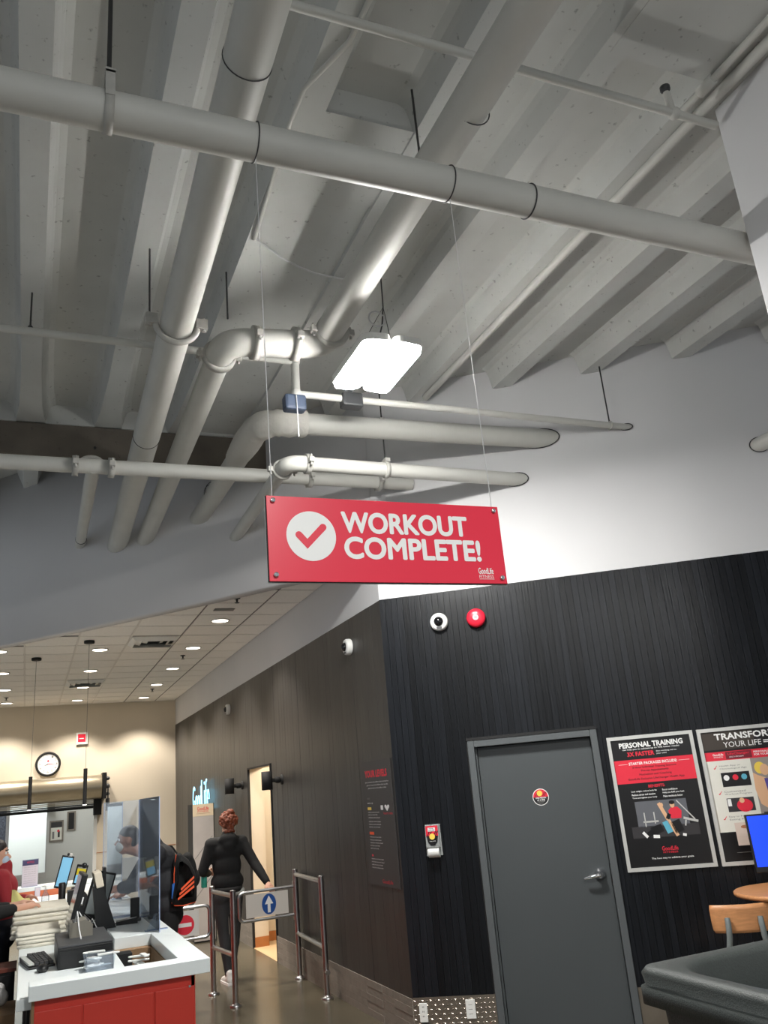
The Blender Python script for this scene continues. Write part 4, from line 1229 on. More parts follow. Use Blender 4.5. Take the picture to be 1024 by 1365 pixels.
def desk_things():
    # keyboard
    t = thing('keyboard', 'black keyboard with white edge on the counter desk', 'keyboard', (.055, 5.62, DZ), math.radians(8))
    MB().prism([(0, 0), (0, .012), (.36, .028), (.36, 0)], 0, .14, 'yz').build('key_base', black_m, t, bevel=.004)
    MB().box(0, .03, .01, .35, .02, .03).build('palm_strip', cloth_light, t)
    ky = MB().box(0, .020, 0, .026, 0, .016).mesh('key'); ky.materials.append(dark_grey)
    for r in range(4):
        for q in range(9):
            put('key', ky, t, loc=(.038 + r * .025, .02 + q * .036, .014 + q * .0016))
    t = thing('computer_mouse', 'black mouse in front of the keyboard on the counter desk', 'mouse', (.125, 5.50, DZ))
    blob(MB().ball((0, 0, .018), (.032, .055, .022)).box(-.02, .02, -.03, .03, 0, .015), 'mouse_shell', black_m, t, .005, 4)
    MB().tube([(0, -.0, .037), (0, .03, .035)], .004, 8).build('scroll_wheel', dark_grey, t)

    t = thing('cash_drawer', 'wide black cash drawer on the counter desk', 'cash drawer', (.20, 5.46, DZ))
    MB().box(0, .29, 0, .62, 0, .105).build('drawer_body', black_m, t, bevel=.004)
    MB().box(.0, .29, 0, .62, .105, .118).build('drawer_lid', dark_grey, t, bevel=.004)
    MB().box(.012, .278, -.006, 0, .012, .09).build('drawer_front', black_m, t)
    MB().lathe([(.01, -.01), (.01, 0)], (.145, -.005, .055), 'y', 12).build('lock', chrome, t)
    t = thing('label_printer', 'small grey label printer on top of the cash drawer', 'printer', (.27, 5.74, DZ + .118))
    MB().prism([(0, 0), (.13, 0), (.13, .06), (.09, .09), (0, .075)], 0, .20, 'xz').build('printer_body', mat('warm_grey', (120, 116, 106), .5), t, bevel=.01)
    MB().box(.02, .11, .02, .16, .079, .084).build('printer_window', dark_grey, t)
    MB().tube([(.03, .02, .08), (.04, -.02, .14), (.05, -.05, .05), (.06, -.10, .0)], .004, 8).build('cord', wire_light, t)

    # tubs of white clips
    def tub(lab, x, y, z, w, d):
        t = thing('plastic_tub', lab, 'tub', (x, y, z), group='tubs on the counter')
        MB().prism([(.0, 0), (w, 0), (w + .008, .07), (-.008, .07)], 0, .003, 'xz').build('tub_wall', bag_clear, t)
        MB().prism([(.0, 0), (w, 0), (w + .008, .07), (-.008, .07)], d - .003, d, 'xz').build('tub_wall', bag_clear, t)
        MB().box(0, .003, 0, d, 0, .07).build('tub_wall', bag_clear, t); MB().box(w - .003, w, 0, d, 0, .07).build('tub_wall', bag_clear, t)
        MB().box(0, w, 0, d, 0, .003).build('tub_floor', bag_clear, t)
    tub('clear plastic tub holding white tags in front of the cash drawer', .335, 5.24, DZ, .14, .15)
    tub('clear plastic tub holding white tags in the counter well', .60, 5.32, .82, .12, .16)
    k = 0
    for (cx, cy, z, lab) in ((.40, 5.31, DZ + .02, 'white plastic tag in the tub by the cash drawer'), (.65, 5.40, .95, 'white plastic tag in the counter well tub')):
        for i in range(5):
            a = random.uniform(0, PI)
            t = thing('white_tag', lab + ', ' + ('lowest of five', 'second from below', 'middle one', 'second from the top', 'topmost of five')[i], 'tag', (cx + random.uniform(-.045, .045), cy + random.uniform(-.05, .05), z + i * .014), a, 'loose white tags ' + ('by the drawer' if z < .99 and cx < .5 or cx < .5 else 'in the well'))
            T = Matrix.Rotation(random.uniform(-.4, .4), 4, 'X')
            MB().box(-.045, .045, -.014, .014, 0, .010, T).build('tag_body', white_m, t, bevel=.003)
            MB().torus((.055, 0, .005), .014, .004, 'z', 14, 6).build('tag_loop', white_m, t)

    # payment terminal on the ledge
    t = thing('payment_terminal', 'black payment terminal lying on the white ledge behind the shield', 'terminal', (.60, 6.48, LZ), math.radians(-6))
    MB().prism([(0, 0), (.14, 0), (.14, .035), (0, .022)], 0, .085, 'xz').build('terminal_body', black_m, t, bevel=.006)
    MB().prism([(.075, .0295), (.13, .0345), (.13, .0355), (.075, .0305)], .012, .073, 'xz').build('terminal_screen', mat('grey_screen', (190, 195, 196), .2), t)
    MB().tube([(0, .04, .01), (-.06, .02, .006), (-.12, -.04, .0)], .0035, 8).build('cord', black_m, t)

    # till monitor seen on edge, its stand and customer display
    t = thing('till_monitor', 'black flat till monitor seen edge on beside the towels', 'monitor', (.30, 6.36, DZ))
    T = Matrix.Translation((.0, 0, .10)) @ Matrix.Rotation(math.radians(14), 4, 'Y')
    MB().box(-.008, .030, 0, .40, -.02, .33, T).build('display_housing', black_m, t, bevel=.006)
    MB().box(-.010, -.008, .015, .385, -.005, .315, T).build('display_screen', mat('glossy_screen', (120, 112, 116), .1), t)
    MB().prism([(.02, 0), (.17, 0), (.17, .02), (.10, .06), (.09, .22), (.05, .22)], .12, .28, 'xz').build('stand', black_m, t, bevel=.006)
    MB().ball((.085, .06, .47), (.018, .018, .018), 12, 8).build('webcam', black_m, t)
    MB().box(.028, .04, .02, .04, .15, .19, T).build('port_label', white_print, t)
    for q in range(4):
        MB().tube([(.05, .08 + q * .06, .20), (.11 + .02 * q, .05 + q * .05, .10), (.14 + .02 * q, .02 + q * .04, .14), (.20, .03 + q * .05, .02)], .004, 8).build('cord', black_m if q % 2 else wire_light, t)
    t = thing('customer_display', 'black wedge stand carrying a customer display above the ledge', 'display', (.475, 6.40, DZ))
    MB().prism([(.0, 0), (.14, 0), (.03, .33), (-.035, .33)], 0, .07, 'xz').build('wedge_stand', black_m, t, bevel=.006)
    T = Matrix.Translation((.0, .04, .36)) @ Matrix.Rotation(math.radians(-12), 4, 'Y')
    MB().box(-.02, .03, -.05, .16, -.04, .06, T).build('display_box', cream, t, bevel=.006)
    t = thing('till_tablet', 'grey faced tablet leaning behind the till monitor', 'tablet', (.36, 6.85, DZ))
    T = Matrix.Translation((.05, 0, .12)) @ Matrix.Rotation(math.radians(16), 4, 'Y') @ Matrix.Rotation(math.radians(20), 4, 'Z')
    MB().box(-.01, .16, -.006, .006, 0, .30, T).build('tablet_body', black_m, t, bevel=.004)
    MB().box(.005, .145, -.008, -.006, .015, .285, T).build('tablet_screen', mat('dim_screen', (140, 146, 146), .15), t)
    MB().prism([(0, 0), (.2, 0), (.12, .2), (.08, .2)], .02, .12, 'xz').build('tablet_stand', black_m, t, bevel=.004)
    MB().box(.18, .20, -.02, .10, .05, .42, None).build('side_panel', black_m, t, bevel=.003)

    # two lit tablets on stands farther along
    def tablet(lab, x, y, w, h, lean, split):
        t = thing('tablet', lab, 'tablet', (x, y, DZ))
        T = Matrix.Translation((w / 2, 0, .185)) @ Matrix.Rotation(lean, 4, 'Y') @ Matrix.Rotation(math.radians(18), 4, 'X')
        MB().box(-w / 2, w / 2, -.006, .006, 0, h, T).build('tablet_body', black_m, t, bevel=.004)
        if split:
            MB().box(-w / 2 + .012, w / 2 - .012, -.0075, -.006, .02, h * .5, T).build('screen_lower', screen_cyan, t)
            MB().box(-w / 2 + .012, w / 2 - .012, -.0075, -.006, h * .5, h * .82, T).build('screen_upper', screen_yel, t)
            MB().box(-w / 2 + .012, w / 2 - .012, -.0075, -.006, h * .82, h - .02, T).build('screen_top', mat('screen_grey', (170, 170, 172), .2), t)
        else:
            MB().box(-w / 2 + .010, w / 2 - .010, -.0075, -.006, .02, h - .014, T).build('screen', screen_cyan, t)
            MB().ball(T @ Vector((0, 0, h + .012)), .014, 10, 8).build('clip_ball', black_m, t)
            MB().box(-.002, .03, -.01, .01, h, h + .02, T).build('clip', white_m, t)
        MB().tube([(w / 2 + .02, .03, .30), (w / 2 + .03, .06, .012)], .012, 12).build('stand_pole', steel, t)
        MB().box(w / 2 - .04, w / 2 + .10, .0, .14, 0, .014).build('stand_base', black_m, t, bevel=.004)
    tablet('tall lit tablet with a plain pale blue screen on a stand', .26, 8.6, .105, .29, math.radians(13), False)
    tablet('smaller lit tablet with a yellow and blue screen on a stand', .42, 8.75, .10, .185, math.radians(13), True)
    t = thing('speaker', 'black cylinder speaker standing behind the towels', 'speaker', (.325, 8.40, DZ))
    MB().lathe([(.028, 0), (.030, .008), (.030, .235), (.026, .243)], (0, 0, 0), 'z', 24).build('speaker_body', black_m, t)
    MB().lathe([(.022, .243), (.022, .246)], (0, 0, 0), 'z', 20).build('speaker_top', dark_grey, t)
    t = thing('till_printer', 'black receipt printer behind the cylinder speaker', 'printer', (.37, 8.35, DZ))
    MB().prism([(0, 0), (.16, 0), (.16, .13), (.10, .19), (0, .17)], 0, .16, 'xz').build('printer_body', black_m, t, bevel=.008)
    MB().box(.03, .12, .03, .05, .185, .20).build('paper_slot', dark_grey, t)
    t = thing('desk_phone', 'dark desk phone lying behind the towels', 'phone', (.10, 8.40, DZ))
    MB().prism([(0, 0), (.18, 0), (.18, .035), (0, .06)], 0, .16, 'xz').build('phone_base', dark_grey, t, bevel=.008)
    MB().cap((.02, .03, .07), (.15, .03, .055), .018).build('handset', black_m, t)
    t = thing('pump_bottle', 'clear pump bottle standing beside the cylinder speaker', 'bottle', (.20, 8.75, DZ))
    MB().lathe([(.03, 0), (.032, .01), (.032, .13), (.014, .16), (.014, .18)], (0, 0, 0), 'z', 20).build('bottle_body', bag_clear, t)
    MB().tube([(0, 0, .18), (0, 0, .21), (-.03, 0, .212)], .007, 8).build('pump', white_m, t)
    # upright sign on the return ledge
    t = thing('counter_notice', 'upright lavender notice with a dark header on the far ledge', 'notice', (-.005, 10.52, 1.085))
    MB().box(0, .165, 0, .004, 0, .275).build('holder', acrylic, t)
    MB().box(.004, .161, -.002, 0, .004, .27).build('notice_sheet', lav_paper, t)
    flat('notice_header', mat('indigo_print', (66, 62, 100), .5), t, rect(.004, .161, .215, .27), -.0022)
    text('lettering', 'NOTICE', red_print, t, .05, .236, .07, .018, -.0031)
    for k in range(8): text('small_lettering', 'please follow the steps', grey_print, t, .022, .19 - k * .022, .12, .008, -.0024)
    MB().box(0, .165, -.03, .04, 0, .004).build('holder_foot', acrylic_edge, t)
    t = thing('card_stand', 'small pale card on the orange fascia of the far ledge', 'card', (.135, 10.395, DZ))
    MB().box(0, .045, -.004, 0, 0, .09).build('card_sheet', lav_paper, t); MB().box(-.004, .049, .0, .003, 0, .094).build('card_back', acrylic_edge, t)

    # folded towels
    def towel(lab, x, y, z, w, d, h, a=0.):
        t = thing('folded_towel', lab, 'towel', (x, y, z), a, 'folded towels on the counter desk')
        # folded slab: rounded fold at the staff side, wavy layers
        n = 2
        for k in range(n):
            z0, z1 = h * k / n, h * (k + 1) / n
            r = (z1 - z0) / 2
            poly = [(w, z0 + .001), (w, z1 - .001)] + [(r + r * math.cos(q), z0 + r + (r - .001) * math.sin(q)) for q in [PI / 2 + PI * j / 8 for j in range(9)]]
            mb = MB()
            ys = [d * j / 8 for j in range(9)]
            vs = []; m_ = len(poly)
            for j, y_ in enumerate(ys):
                ww = .006 * math.sin(j * 1.7 + k * 2.1 + x * 30)
                vs += [(px + ww + random.uniform(-.002, .002), y_, pz + .003 * math.sin(j * .9 + k)) for px, pz in poly]
            fs = [tuple(range(m_)), tuple(range(8 * m_ + m_ - 1, 8 * m_ - 1, -1))]
            for j in range(8):
                fs += [(j * m_ + i, (j + 1) * m_ + i, (j + 1) * m_ + (i + 1) % m_, j * m_ + (i + 1) % m_) for i in range(m_)]
            mb.add(vs, fs, True).build('towel_layer', towel_m, t)
    levels = ['lowest', 'middle one', 'topmost']
    for i in range(3):
        towel(f'cream folded towel in the tall towel pile, {levels[i]} of the pile', -.05 + random.uniform(-.012, .012), 7.05 + random.uniform(-.02, .02), DZ + i * .058, .37, .62, .056)
    for i in range(2):
        towel(f'cream folded towel in the low front pile, {("lower", "upper")[i]} of the pair', -.02 + random.uniform(-.01, .01), 6.52, DZ + i * .046, .27, .48, .044)

    # clutter below the desk, staff side
    t = thing('cardboard_box', 'tall cardboard box on the floor beside the staff side of the counter', 'box', (-.365, 5.85, 0))
    w, d, h = .36, .42, .74
    MB().box(0, w, 0, .006, 0, h).build('box_side', cardboard, t); MB().box(0, w, d - .006, d, 0, h).build('box_side', cardboard, t)
    MB().box(0, .006, .006, d - .006, 0, h).build('box_side', cardboard, t); MB().box(w - .006, w, .006, d - .006, 0, h).build('box_side', cardboard, t)
    MB().box(.006, w - .006, .006, d / 2 - .002, h - .006, h).build('box_flap', cardboard, t); MB().box(.006, w - .006, d / 2 + .002, d - .006, h - .006, h).build('box_flap', cardboard, t)
    MB().box(.15, .21, -.001, d + .001, h, h + .001).build('packing_tape', mat('packing_tape', (168, 140, 100), .3), t)
    t = thing('plastic_bag', 'crumpled pale plastic bag lying on the tall cardboard box', 'bag', (-.14, 6.08, .741))
    mb = MB()
    for k in range(9): mb.ball((random.uniform(-.06, .06), random.uniform(-.08, .08), .05 + random.uniform(0, .05)), random.uniform(.035, .05), 10, 8)
    blob(mb, 'bag_body', mat('pale_bag', (150, 148, 146), .35, bump=.6, bs=20), t, .010, 2)
    t = thing('upright_board', 'pale upright board standing on the tall cardboard box at the picture edge', 'board', (-.24, 5.95, .741))
    MB().box(-.006, .006, 0, .20, 0, .20).build('board_panel', counter_white, t); MB().box(-.008, .008, -.004, .0, 0, .20).build('board_edge', cardboard, t)
    t = thing('storage_unit', 'dark storage unit with a brown top on the staff side of the desk', 'cabinet', (-.618, 6.55, 0))
    MB().box(0, .60, 0, .30, .06, .86).build('unit_body', matte_black, t); MB().box(-.01, .61, -.01, .31, .86, .88).build('unit_top', mat('mahogany_top', (96, 46, 34), .45), t)
    MB().box(.02, .58, .02, .30, 0, .06).build('plinth', matte_black, t)
    MB().box(.01, .59, -.012, 0, .08, .45).build('unit_door', matte_black, t); MB().box(.01, .59, -.012, 0, .46, .84).build('unit_door', matte_black, t)
desk_things()

# ------------------------------------------------------------------ table, chair, monitor and bin by the black wall
def corner_things():
    TZ = .92
    t = thing('round_table', 'round beech table top standing below the framed posters', 'table', (4.69, 4.58, 0))
    MB().lathe([(.345, TZ - .03), (.36, TZ - .02), (.36, TZ - .006), (.352, TZ)], (0, 0, 0), 'z', 48).build('table_top', wood_m, t)
    MB().tube([(0, 0, .03), (0, 0, TZ - .03)], .035, 20).build('pedestal', steel, t)
    MB().lathe([(.24, 0), (.24, .012), (.06, .03), (.04, .06)], (0, 0, 0), 'z', 32).build('table_foot', steel, t)
    t = thing('monitor', 'black monitor showing a bright blue screen on the round table', 'monitor', (4.80, 4.58, TZ), RA)
    T = Matrix.Translation((0, 0, .1)) @ Matrix.Rotation(math.radians(-4), 4, 'X')
    MB().box(-.27, .27, 0, .03, .0, .37, T).build('housing', black_m, t, bevel=.004)
    MB().box(-.258, .258, -.003, 0, .035, .358, T).build('screen', screen_blue, t)
    MB().prism([(-.06, .15), (.05, .26), (.10, .16), (0, .10)], .095, .0953, 'xz').build('screen_streak', screen_glow, t) if False else None
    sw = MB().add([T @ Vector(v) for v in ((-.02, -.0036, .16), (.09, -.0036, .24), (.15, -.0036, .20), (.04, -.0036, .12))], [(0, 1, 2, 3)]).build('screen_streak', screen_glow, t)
    MB().prism([(-.04, 0), (.04, 0), (.03, .18), (-.03, .18)], .03, .05, 'xz').build('stand_neck', black_m, t)
    MB().box(-.11, .11, -.06, .10, 0, .012).build('stand_foot', black_m, t, bevel=.004)
    MB().ball((.02, .01, .485), (.012, .012, .012), 10, 8).build('webcam', black_m, t)
    t = thing('keyboard', 'black keyboard on the round beech table', 'keyboard', (4.66, 4.40, TZ), RA)
    MB().prism([(0, 0), (.13, 0), (.13, .02), (0, .012)], -.18, .18, 'yz').build('key_base', black_m, t, bevel=.003)
    ky = MB().box(0, .018, 0, .018, 0, .006).mesh('key'); ky.materials.append(dark_grey)
    for r in range(5):
        for q in range(15): put('key', ky, t, loc=(-.17 + q * .0227, .008 + r * .0235, .012 + r * .0015))

    # chair, back towards the camera
    t = thing('chair', 'wooden backed chair with grey metal frame tucked at the round table', 'chair', (4.25, 4.60, 0), math.radians(-33))
    z0, z1 = .72, .885
    n = 14
    vs = []; fs = []
    for th in (0, .014):
        for zz, ins in ((z0, .015), (z0 + .02, .004), (z0 + .08, 0), (z1 - .03, 0), (z1, .004)):
            for k in range(n + 1):
                u = -1 + 2 * k / n
                x = u * (.19 - ins)
                y = -.045 * (1 - u * u) - .012 * (zz - z0) / .16 + th
                vs.append((x, y, zz))
    R5 = n + 1
    for b in (0, 1):
        o = b * 5 * R5
        for r in range(4):
            for k in range(n):
                q = (o + r * R5 + k, o + r * R5 + k + 1, o + (r + 1) * R5 + k + 1, o + (r + 1) * R5 + k)
                fs.append(q if b == 0 else q[::-1])
    o = 5 * R5
    for k in range(n):
        fs += [(k + 1, k, o + k, o + k + 1), (4 * R5 + k, 4 * R5 + k + 1, o + 4 * R5 + k + 1, o + 4 * R5 + k)]
    for r in range(4):
        fs += [(r * R5, (r + 1) * R5, o + (r + 1) * R5, o + r * R5), ((r + 1) * R5 + n, r * R5 + n, o + r * R5 + n, o + (r + 1) * R5 + n)]
    MB().add(vs, fs, True).build('backrest', wood_m, t)
    grey_metal = mat('grey_metal', (140, 148, 148), .4, .3)
    for s in (-1, 1):
        MB().tube([(s * .10, -.062, .815), (s * .10, -.066, .78), (s * .105, -.055, .70), (s * .12, -.02, .60), (s * .16, .0, .47)], [.016, .018, .018, .017, .016], 12).build('back_upright', grey_metal, t)
        MB().tube([(s * .16, 0, .47), (s * .18, -.06, 0)], .014, 12).build('leg', grey_metal, t)
        MB().tube([(s * .16, .36, .46), (s * .18, .40, 0)], .014, 12).build('leg', grey_metal, t)
        MB().tube([(s * .16, 0, .47), (s * .16, .36, .46)], .013, 12).build('seat_rail', grey_metal, t)
    MB().box(-.2, .2, -.02, .40, .475, .492).build('seat', wood_m, t, bevel=.02)

    # bin with a moulded lid
    BZ = 1.15
    t = thing('waste_bin', 'dark speckled plastic waste bin with a hollow moulded lid close to the camera', 'bin', (1.92, 1.93, 0))
    w, d = .72, .70
    def rr(x0, x1, y0, y1, r, n=6):
        p = []
        for cx, cy, a in ((x1 - r, y1 - r, 0), (x0 + r, y1 - r, PI / 2), (x0 + r, y0 + r, PI), (x1 - r, y0 + r, 1.5 * PI)):
            p += [(cx + r * math.cos(a + q * PI / 2 / n), cy + r * math.sin(a + q * PI / 2 / n)) for q in range(n + 1)]
        return p
    rings = [(rr(.03, w - .03, .03, d - .03, .05), BZ - .115), (rr(-.006, w + .006, -.006, d + .006, .06), BZ - .11), (rr(-.006, w + .006, -.006, d + .006, .06), BZ - .062),
             (rr(.006, w - .006, .006, d - .006, .06), BZ - .055), (rr(.0, w, 0, d, .06), BZ - .02), (rr(.012, w - .012, .012, d - .012, .06), BZ - .003), (rr(.035, w - .035, .035, d - .035, .06), BZ),
             (rr(.075, w - .06, .07, d - .075, .16), BZ - .004), (rr(.09, w - .075, .085, d - .09, .16), BZ - .02), (rr(.13, w - .12, .13, d - .13, .15), BZ - .17), (rr(.15, w - .14, .15, d - .15, .14), BZ - .30)]
    n = len(rings[0][0])
    vs = []; fs = []
    for p, z in rings: vs += [(x, y, z) for x, y in p]
    for i in range(len(rings) - 1):
        fs += [(i * n + k, i * n + (k + 1) % n, (i + 1) * n + (k + 1) % n, (i + 1) * n + k) for k in range(n)]
    MB().add(vs, fs, True).build('lid', bin_m, t)
    body = [(rr(.09, w - .09, .09, d - .09, .06), 0), (rr(.04, w - .04, .04, d - .04, .06), BZ - .11)]
    vs = []; fs = []
    for p, z in body: vs += [(x, y, z) for x, y in p]
    fs += [(k, (k + 1) % n, n + (k + 1) % n, n + k) for k in range(n)] + [tuple(range(n - 1, -1, -1))]
    MB().add(vs, fs, True).build('bin_body', bin_m, t)
corner_things()

# ------------------------------------------------------------------ people
def hand_volumes(mb, wrist, d, palm_n, thumb, size=1., curl=.5):
    """palm and five fingers: d along the hand, palm_n out of the palm, thumb towards the thumb side"""
    w, d, n, t = Vector(wrist), Vector(d).normalized(), Vector(palm_n).normalized(), Vector(thumb).normalized()
    k = size
    mb.cap(w, w + d * .045 * k, .024 * k, .027 * k)
    base = w + d * .075 * k
    for i, (o, L) in enumerate(((.030, .072), (.010, .080), (-.010, .075), (-.029, .058))):
        p0 = w + d * .03 * k + t * o * .7 * k
        p1 = base + t * o * k
        mb.cap(p0, p1, .013 * k, .0105 * k, 8)
        d1 = (d * math.cos(curl * .6) + n * math.sin(curl * .6)).normalized()
        p2 = p1 + d1 * L * .5 * k
        d2 = (d * math.cos(curl * 1.6) + n * math.sin(curl * 1.6)).normalized()
        p3 = p2 + d2 * L * .5 * k
        mb.cap(p1, p2, .0100 * k, .0088 * k, 8); mb.cap(p2, p3, .0088 * k, .0075 * k, 8)
    q0 = w + d * .018 * k + t * .022 * k
    q1 = q0 + (d * .6 + t * .8).normalized() * .036 * k + n * .008
    q2 = q1 + (d * .9 + t * .3 + n * .4).normalized() * .032 * k
    mb.cap(q0, q1, .0135 * k, .011 * k, 8); mb.cap(q1, q2, .011 * k, .0085 * k, 8)

def head_volumes(mb, c, f, s=1.):
    """skull, jaw, nose, ears; f is the way the face looks (flat)"""
    c = Vector(c); f = Vector(f).normalized(); r = Vector((f.y, -f.x, 0))
    mb.ball(c + Vector((0, 0, .02)), (.078 * s, .078 * s, .098 * s)); mb.ball(c - f * .02 + Vector((0, 0, .03)), (.076, .076, .08))
    mb.ball(c + f * .03 + Vector((0, 0, -.055)), (.052, .052, .055))
    mb.cap(c + f * .072 + Vector((0, 0, .01)), c + f * .098 + Vector((0, 0, -.022)), .010, .014, 8)
    mb.ball(c + f * .078 + Vector((0, 0, -.055)), (.024, .018, .010))
    for s_ in (-1, 1):
        mb.ball(c + r * (s_ * .080) - f * .008, (.012 + .010 * abs(f.x), .012 + .010 * abs(f.y), .030))

def face_parts(parent, c, f):
    c = Vector(c); f = Vector(f).normalized(); r = Vector((f.y, -f.x, 0))
    for s_ in (-1, 1):
        e = MB().ball(c + r * (s_ * .031) + f * .066 + Vector((0, 0, .012)), .012, 12, 8).build('eye', white_print, parent)
        MB().ball(c + r * (s_ * .031) + f * .075 + Vector((0, 0, .012)), .006, 10, 6).build('pupil', black_m, e)
        MB().cap(c + r * (s_ * .018) + f * .078 + Vector((0, 0, .034)), c + r * (s_ * .045) + f * .068 + Vector((0, 0, .034)), .005, .004, 6).build('eyebrow', hair_dark, parent)

def sneaker(parent, x, y, ang, m=None, sole=None):
    T = Matrix.Translation((x, y, 0)) @ Matrix.Rotation(ang, 4, 'Z')
    mb = MB()
    for (yy, r, z, h) in ((-.06, .038, .045, .05), (0, .040, .045, .05), (.06, .042, .038, .040), (.12, .040, .032, .032), (.155, .034, .028, .026)):
        mb.ball(T @ Vector((0, yy, z)), (r, r, h), 14, 8)
    mb.cap(T @ Vector((0, -.05, .05)), T @ Vector((0, -.045, .10)), .040, .040)
    s = blob(mb, 'shoe', m or shoe_m, parent, .008, 4)
    poly = [(T @ Vector((px, py, 0))) for px, py in ((-.038, -.09), (.038, -.09), (.044, 0), (.046, .10), (.034, .175), (0, .19), (-.034, .175), (-.046, .10), (-.044, 0))]
    MB().prism([(p.x, p.y) for p in poly], 0, .022, 'xy').build('sole', sole or white_print, s)

def woman():
    t = thing('person', 'woman seen from behind in black hoodie and charcoal leggings pushing the arrow gate', 'person', (2.02, 9.62, 0))
    V = Vector
    hipL, hipR = V((-.085, 0, .88)), V((.085, 0, .88))
    kneeL, kneeR = V((-.055, -.01, .47)), V((.085, .07, .48))
    ankL, ankR = V((-.02, -.05, .09)), V((.06, .16, .09))
    shL, shR = V((-.165, 0, 1.345)), V((.165, -.01, 1.345))
    elL, elR = V((-.255, .02, 1.09)), V((.275, -.11, 1.12))
    wrL, wrR = V((-.16, .20, 1.05)), V((.365, -.285, .925))
    head = V((.03, .02, 1.535))
    f = V((-.35, .94, 0))
    b = MB()
    b.ball((0, 0, .92), (.13, .085, .10)); b.ball((0, 0, 1.12), (.125, .085, .16)); b.ball((0, 0, 1.28), (.155, .09, .11))
    b.cap((0, 0, 1.32), (.02, .01, 1.46), .055, .05)
    for h, k, a in ((hipL, kneeL, ankL), (hipR, kneeR, ankR)):
        b.cap(h, k, .082, .055); b.cap(k, k.lerp(a, .35) + V((0, -.012, 0)), .054, .052); b.cap(k.lerp(a, .35), a, .05, .034); b.cap(a, a + V((0, .10, -.055)), .034, .026)
    for s, e, w in ((shL, elL, wrL), (shR, elR, wrR)):
        b.cap(s, e, .046, .038); b.cap(e, w, .037, .026)
    head_volumes(b, head, f)
    hand_volumes(b, wrR, V((.10, -.28, -.22)), V((-.1, -.3, -.9)), V((-.9, -.2, -.1)), .95, .7)
    hand_volumes(b, wrL, V((.25, .35, .05)), V((.3, -.3, -.5)), V((0, .1, 1)), .95, 1.0)
    body = blob(b, 'body', skin_m, t, .0075, 4)
    face_parts(body, head, f)
    # hoodie
    c = MB()
    c.ball((0, 0, .965), (.180, .135, .125)); c.ball((0, -.005, 1.12), (.158, .115, .17)); c.ball((0, -.005, 1.27), (.178, .112, .12))
    c.cap(shL, shR, .072, .072); c.cap((0, -.01, 1.36), (.015, 0, 1.42), .085, .068)
    for s, e, w in ((shL, elL, wrL), (shR, elR, wrR)):
        c.cap(s, e, .066, .055); c.cap(e, e.lerp(w, .5), .056, .050); c.cap(e.lerp(w, .5), e.lerp(w, .93), .050, .040)
    c.ball((.01, -.075, 1.385), (.105, .055, .07)); c.ball((.01, -.095, 1.33), (.075, .04, .07))
    hd = blob(c, 'hoodie', cloth_black, t, .012, 5)
    MB().lathe([(.150, 0), (.160, .0), (.158, .05), (.148, .05)], (0, 0, .865), 'z', 28).build('hem_band', cloth_black, hd)
    sh = MB(); sh.ball((.01, 0, .875), (.176, .134, .050)); sh.ball((.04, -.01, .855), (.145, .130, .055))
    blob(sh, 'shirt_hem', cloth_light, t, .010, 3)
    l = MB()
    l.ball((0, 0, .87), (.150, .112, .095)); l.ball((-.075, -.03, .83), (.08, .09, .09)); l.ball((.075, -.03, .83), (.08, .09, .09))
    for h, k, a in ((hipL, kneeL, ankL), (hipR, kneeR, ankR)):
        l.cap(h - V((0, 0, .03)), k, .088, .060); l.cap(k, k.lerp(a, .35) + V((0, -.012, 0)), .059, .057); l.cap(k.lerp(a, .35), a + V((0, 0, .01)), .055, .040)
    blob(l, 'leggings', cloth_grey, t, .011, 5)
    sneaker(t, -.02, -.05, math.radians(6)); sneaker(t, .06, .16, math.radians(-4))
    # curly hair
    h = MB()
    random.seed(3)
    h.ball(head + V((0, -.025, .035)), (.092, .088, .09))
    for k in range(170):
        a = random.uniform(0, 2 * PI); u = random.uniform(-.55, 1)
        rr_ = math.sqrt(max(0, 1 - u * u))
        d = V((rr_ * math.cos(a), rr_ * math.sin(a), u))
        if d.dot(f) > .45 and u < .5: continue
        h.ball(head + V((0, -.022, .035)) + V((d.x * .093, d.y * .09, d.z * .093)), random.uniform(.009, .021), 8, 6)
    for k in range(12):
        a = random.uniform(-.9, .9)
        h.ball(head + V((math.sin(a) * .07, -.07 - .02 * math.cos(a), -.05 + random.uniform(-.03, .03))), random.uniform(.014, .022), 8, 6)
    h.ball(head + V((.015, -.05, .125)), (.045, .045, .035))
    blob(h, 'hair', hair_red, t, .0055, 1)
    tb = thing('water_bottle', 'teal bottle held in the crook of the woman\'s arm', 'bottle', (1.79, 9.70, .925))
    MB().lathe([(.028, 0), (.032, .01), (.032, .12), (.02, .14), (.02, .15)], (0, 0, 0), 'z', 18).build('bottle_body', teal_m, tb)
    MB().lathe([(.022, .15), (.022, .175)], (0, 0, 0), 'z', 16).build('bottle_cap', black_m, tb)
woman()

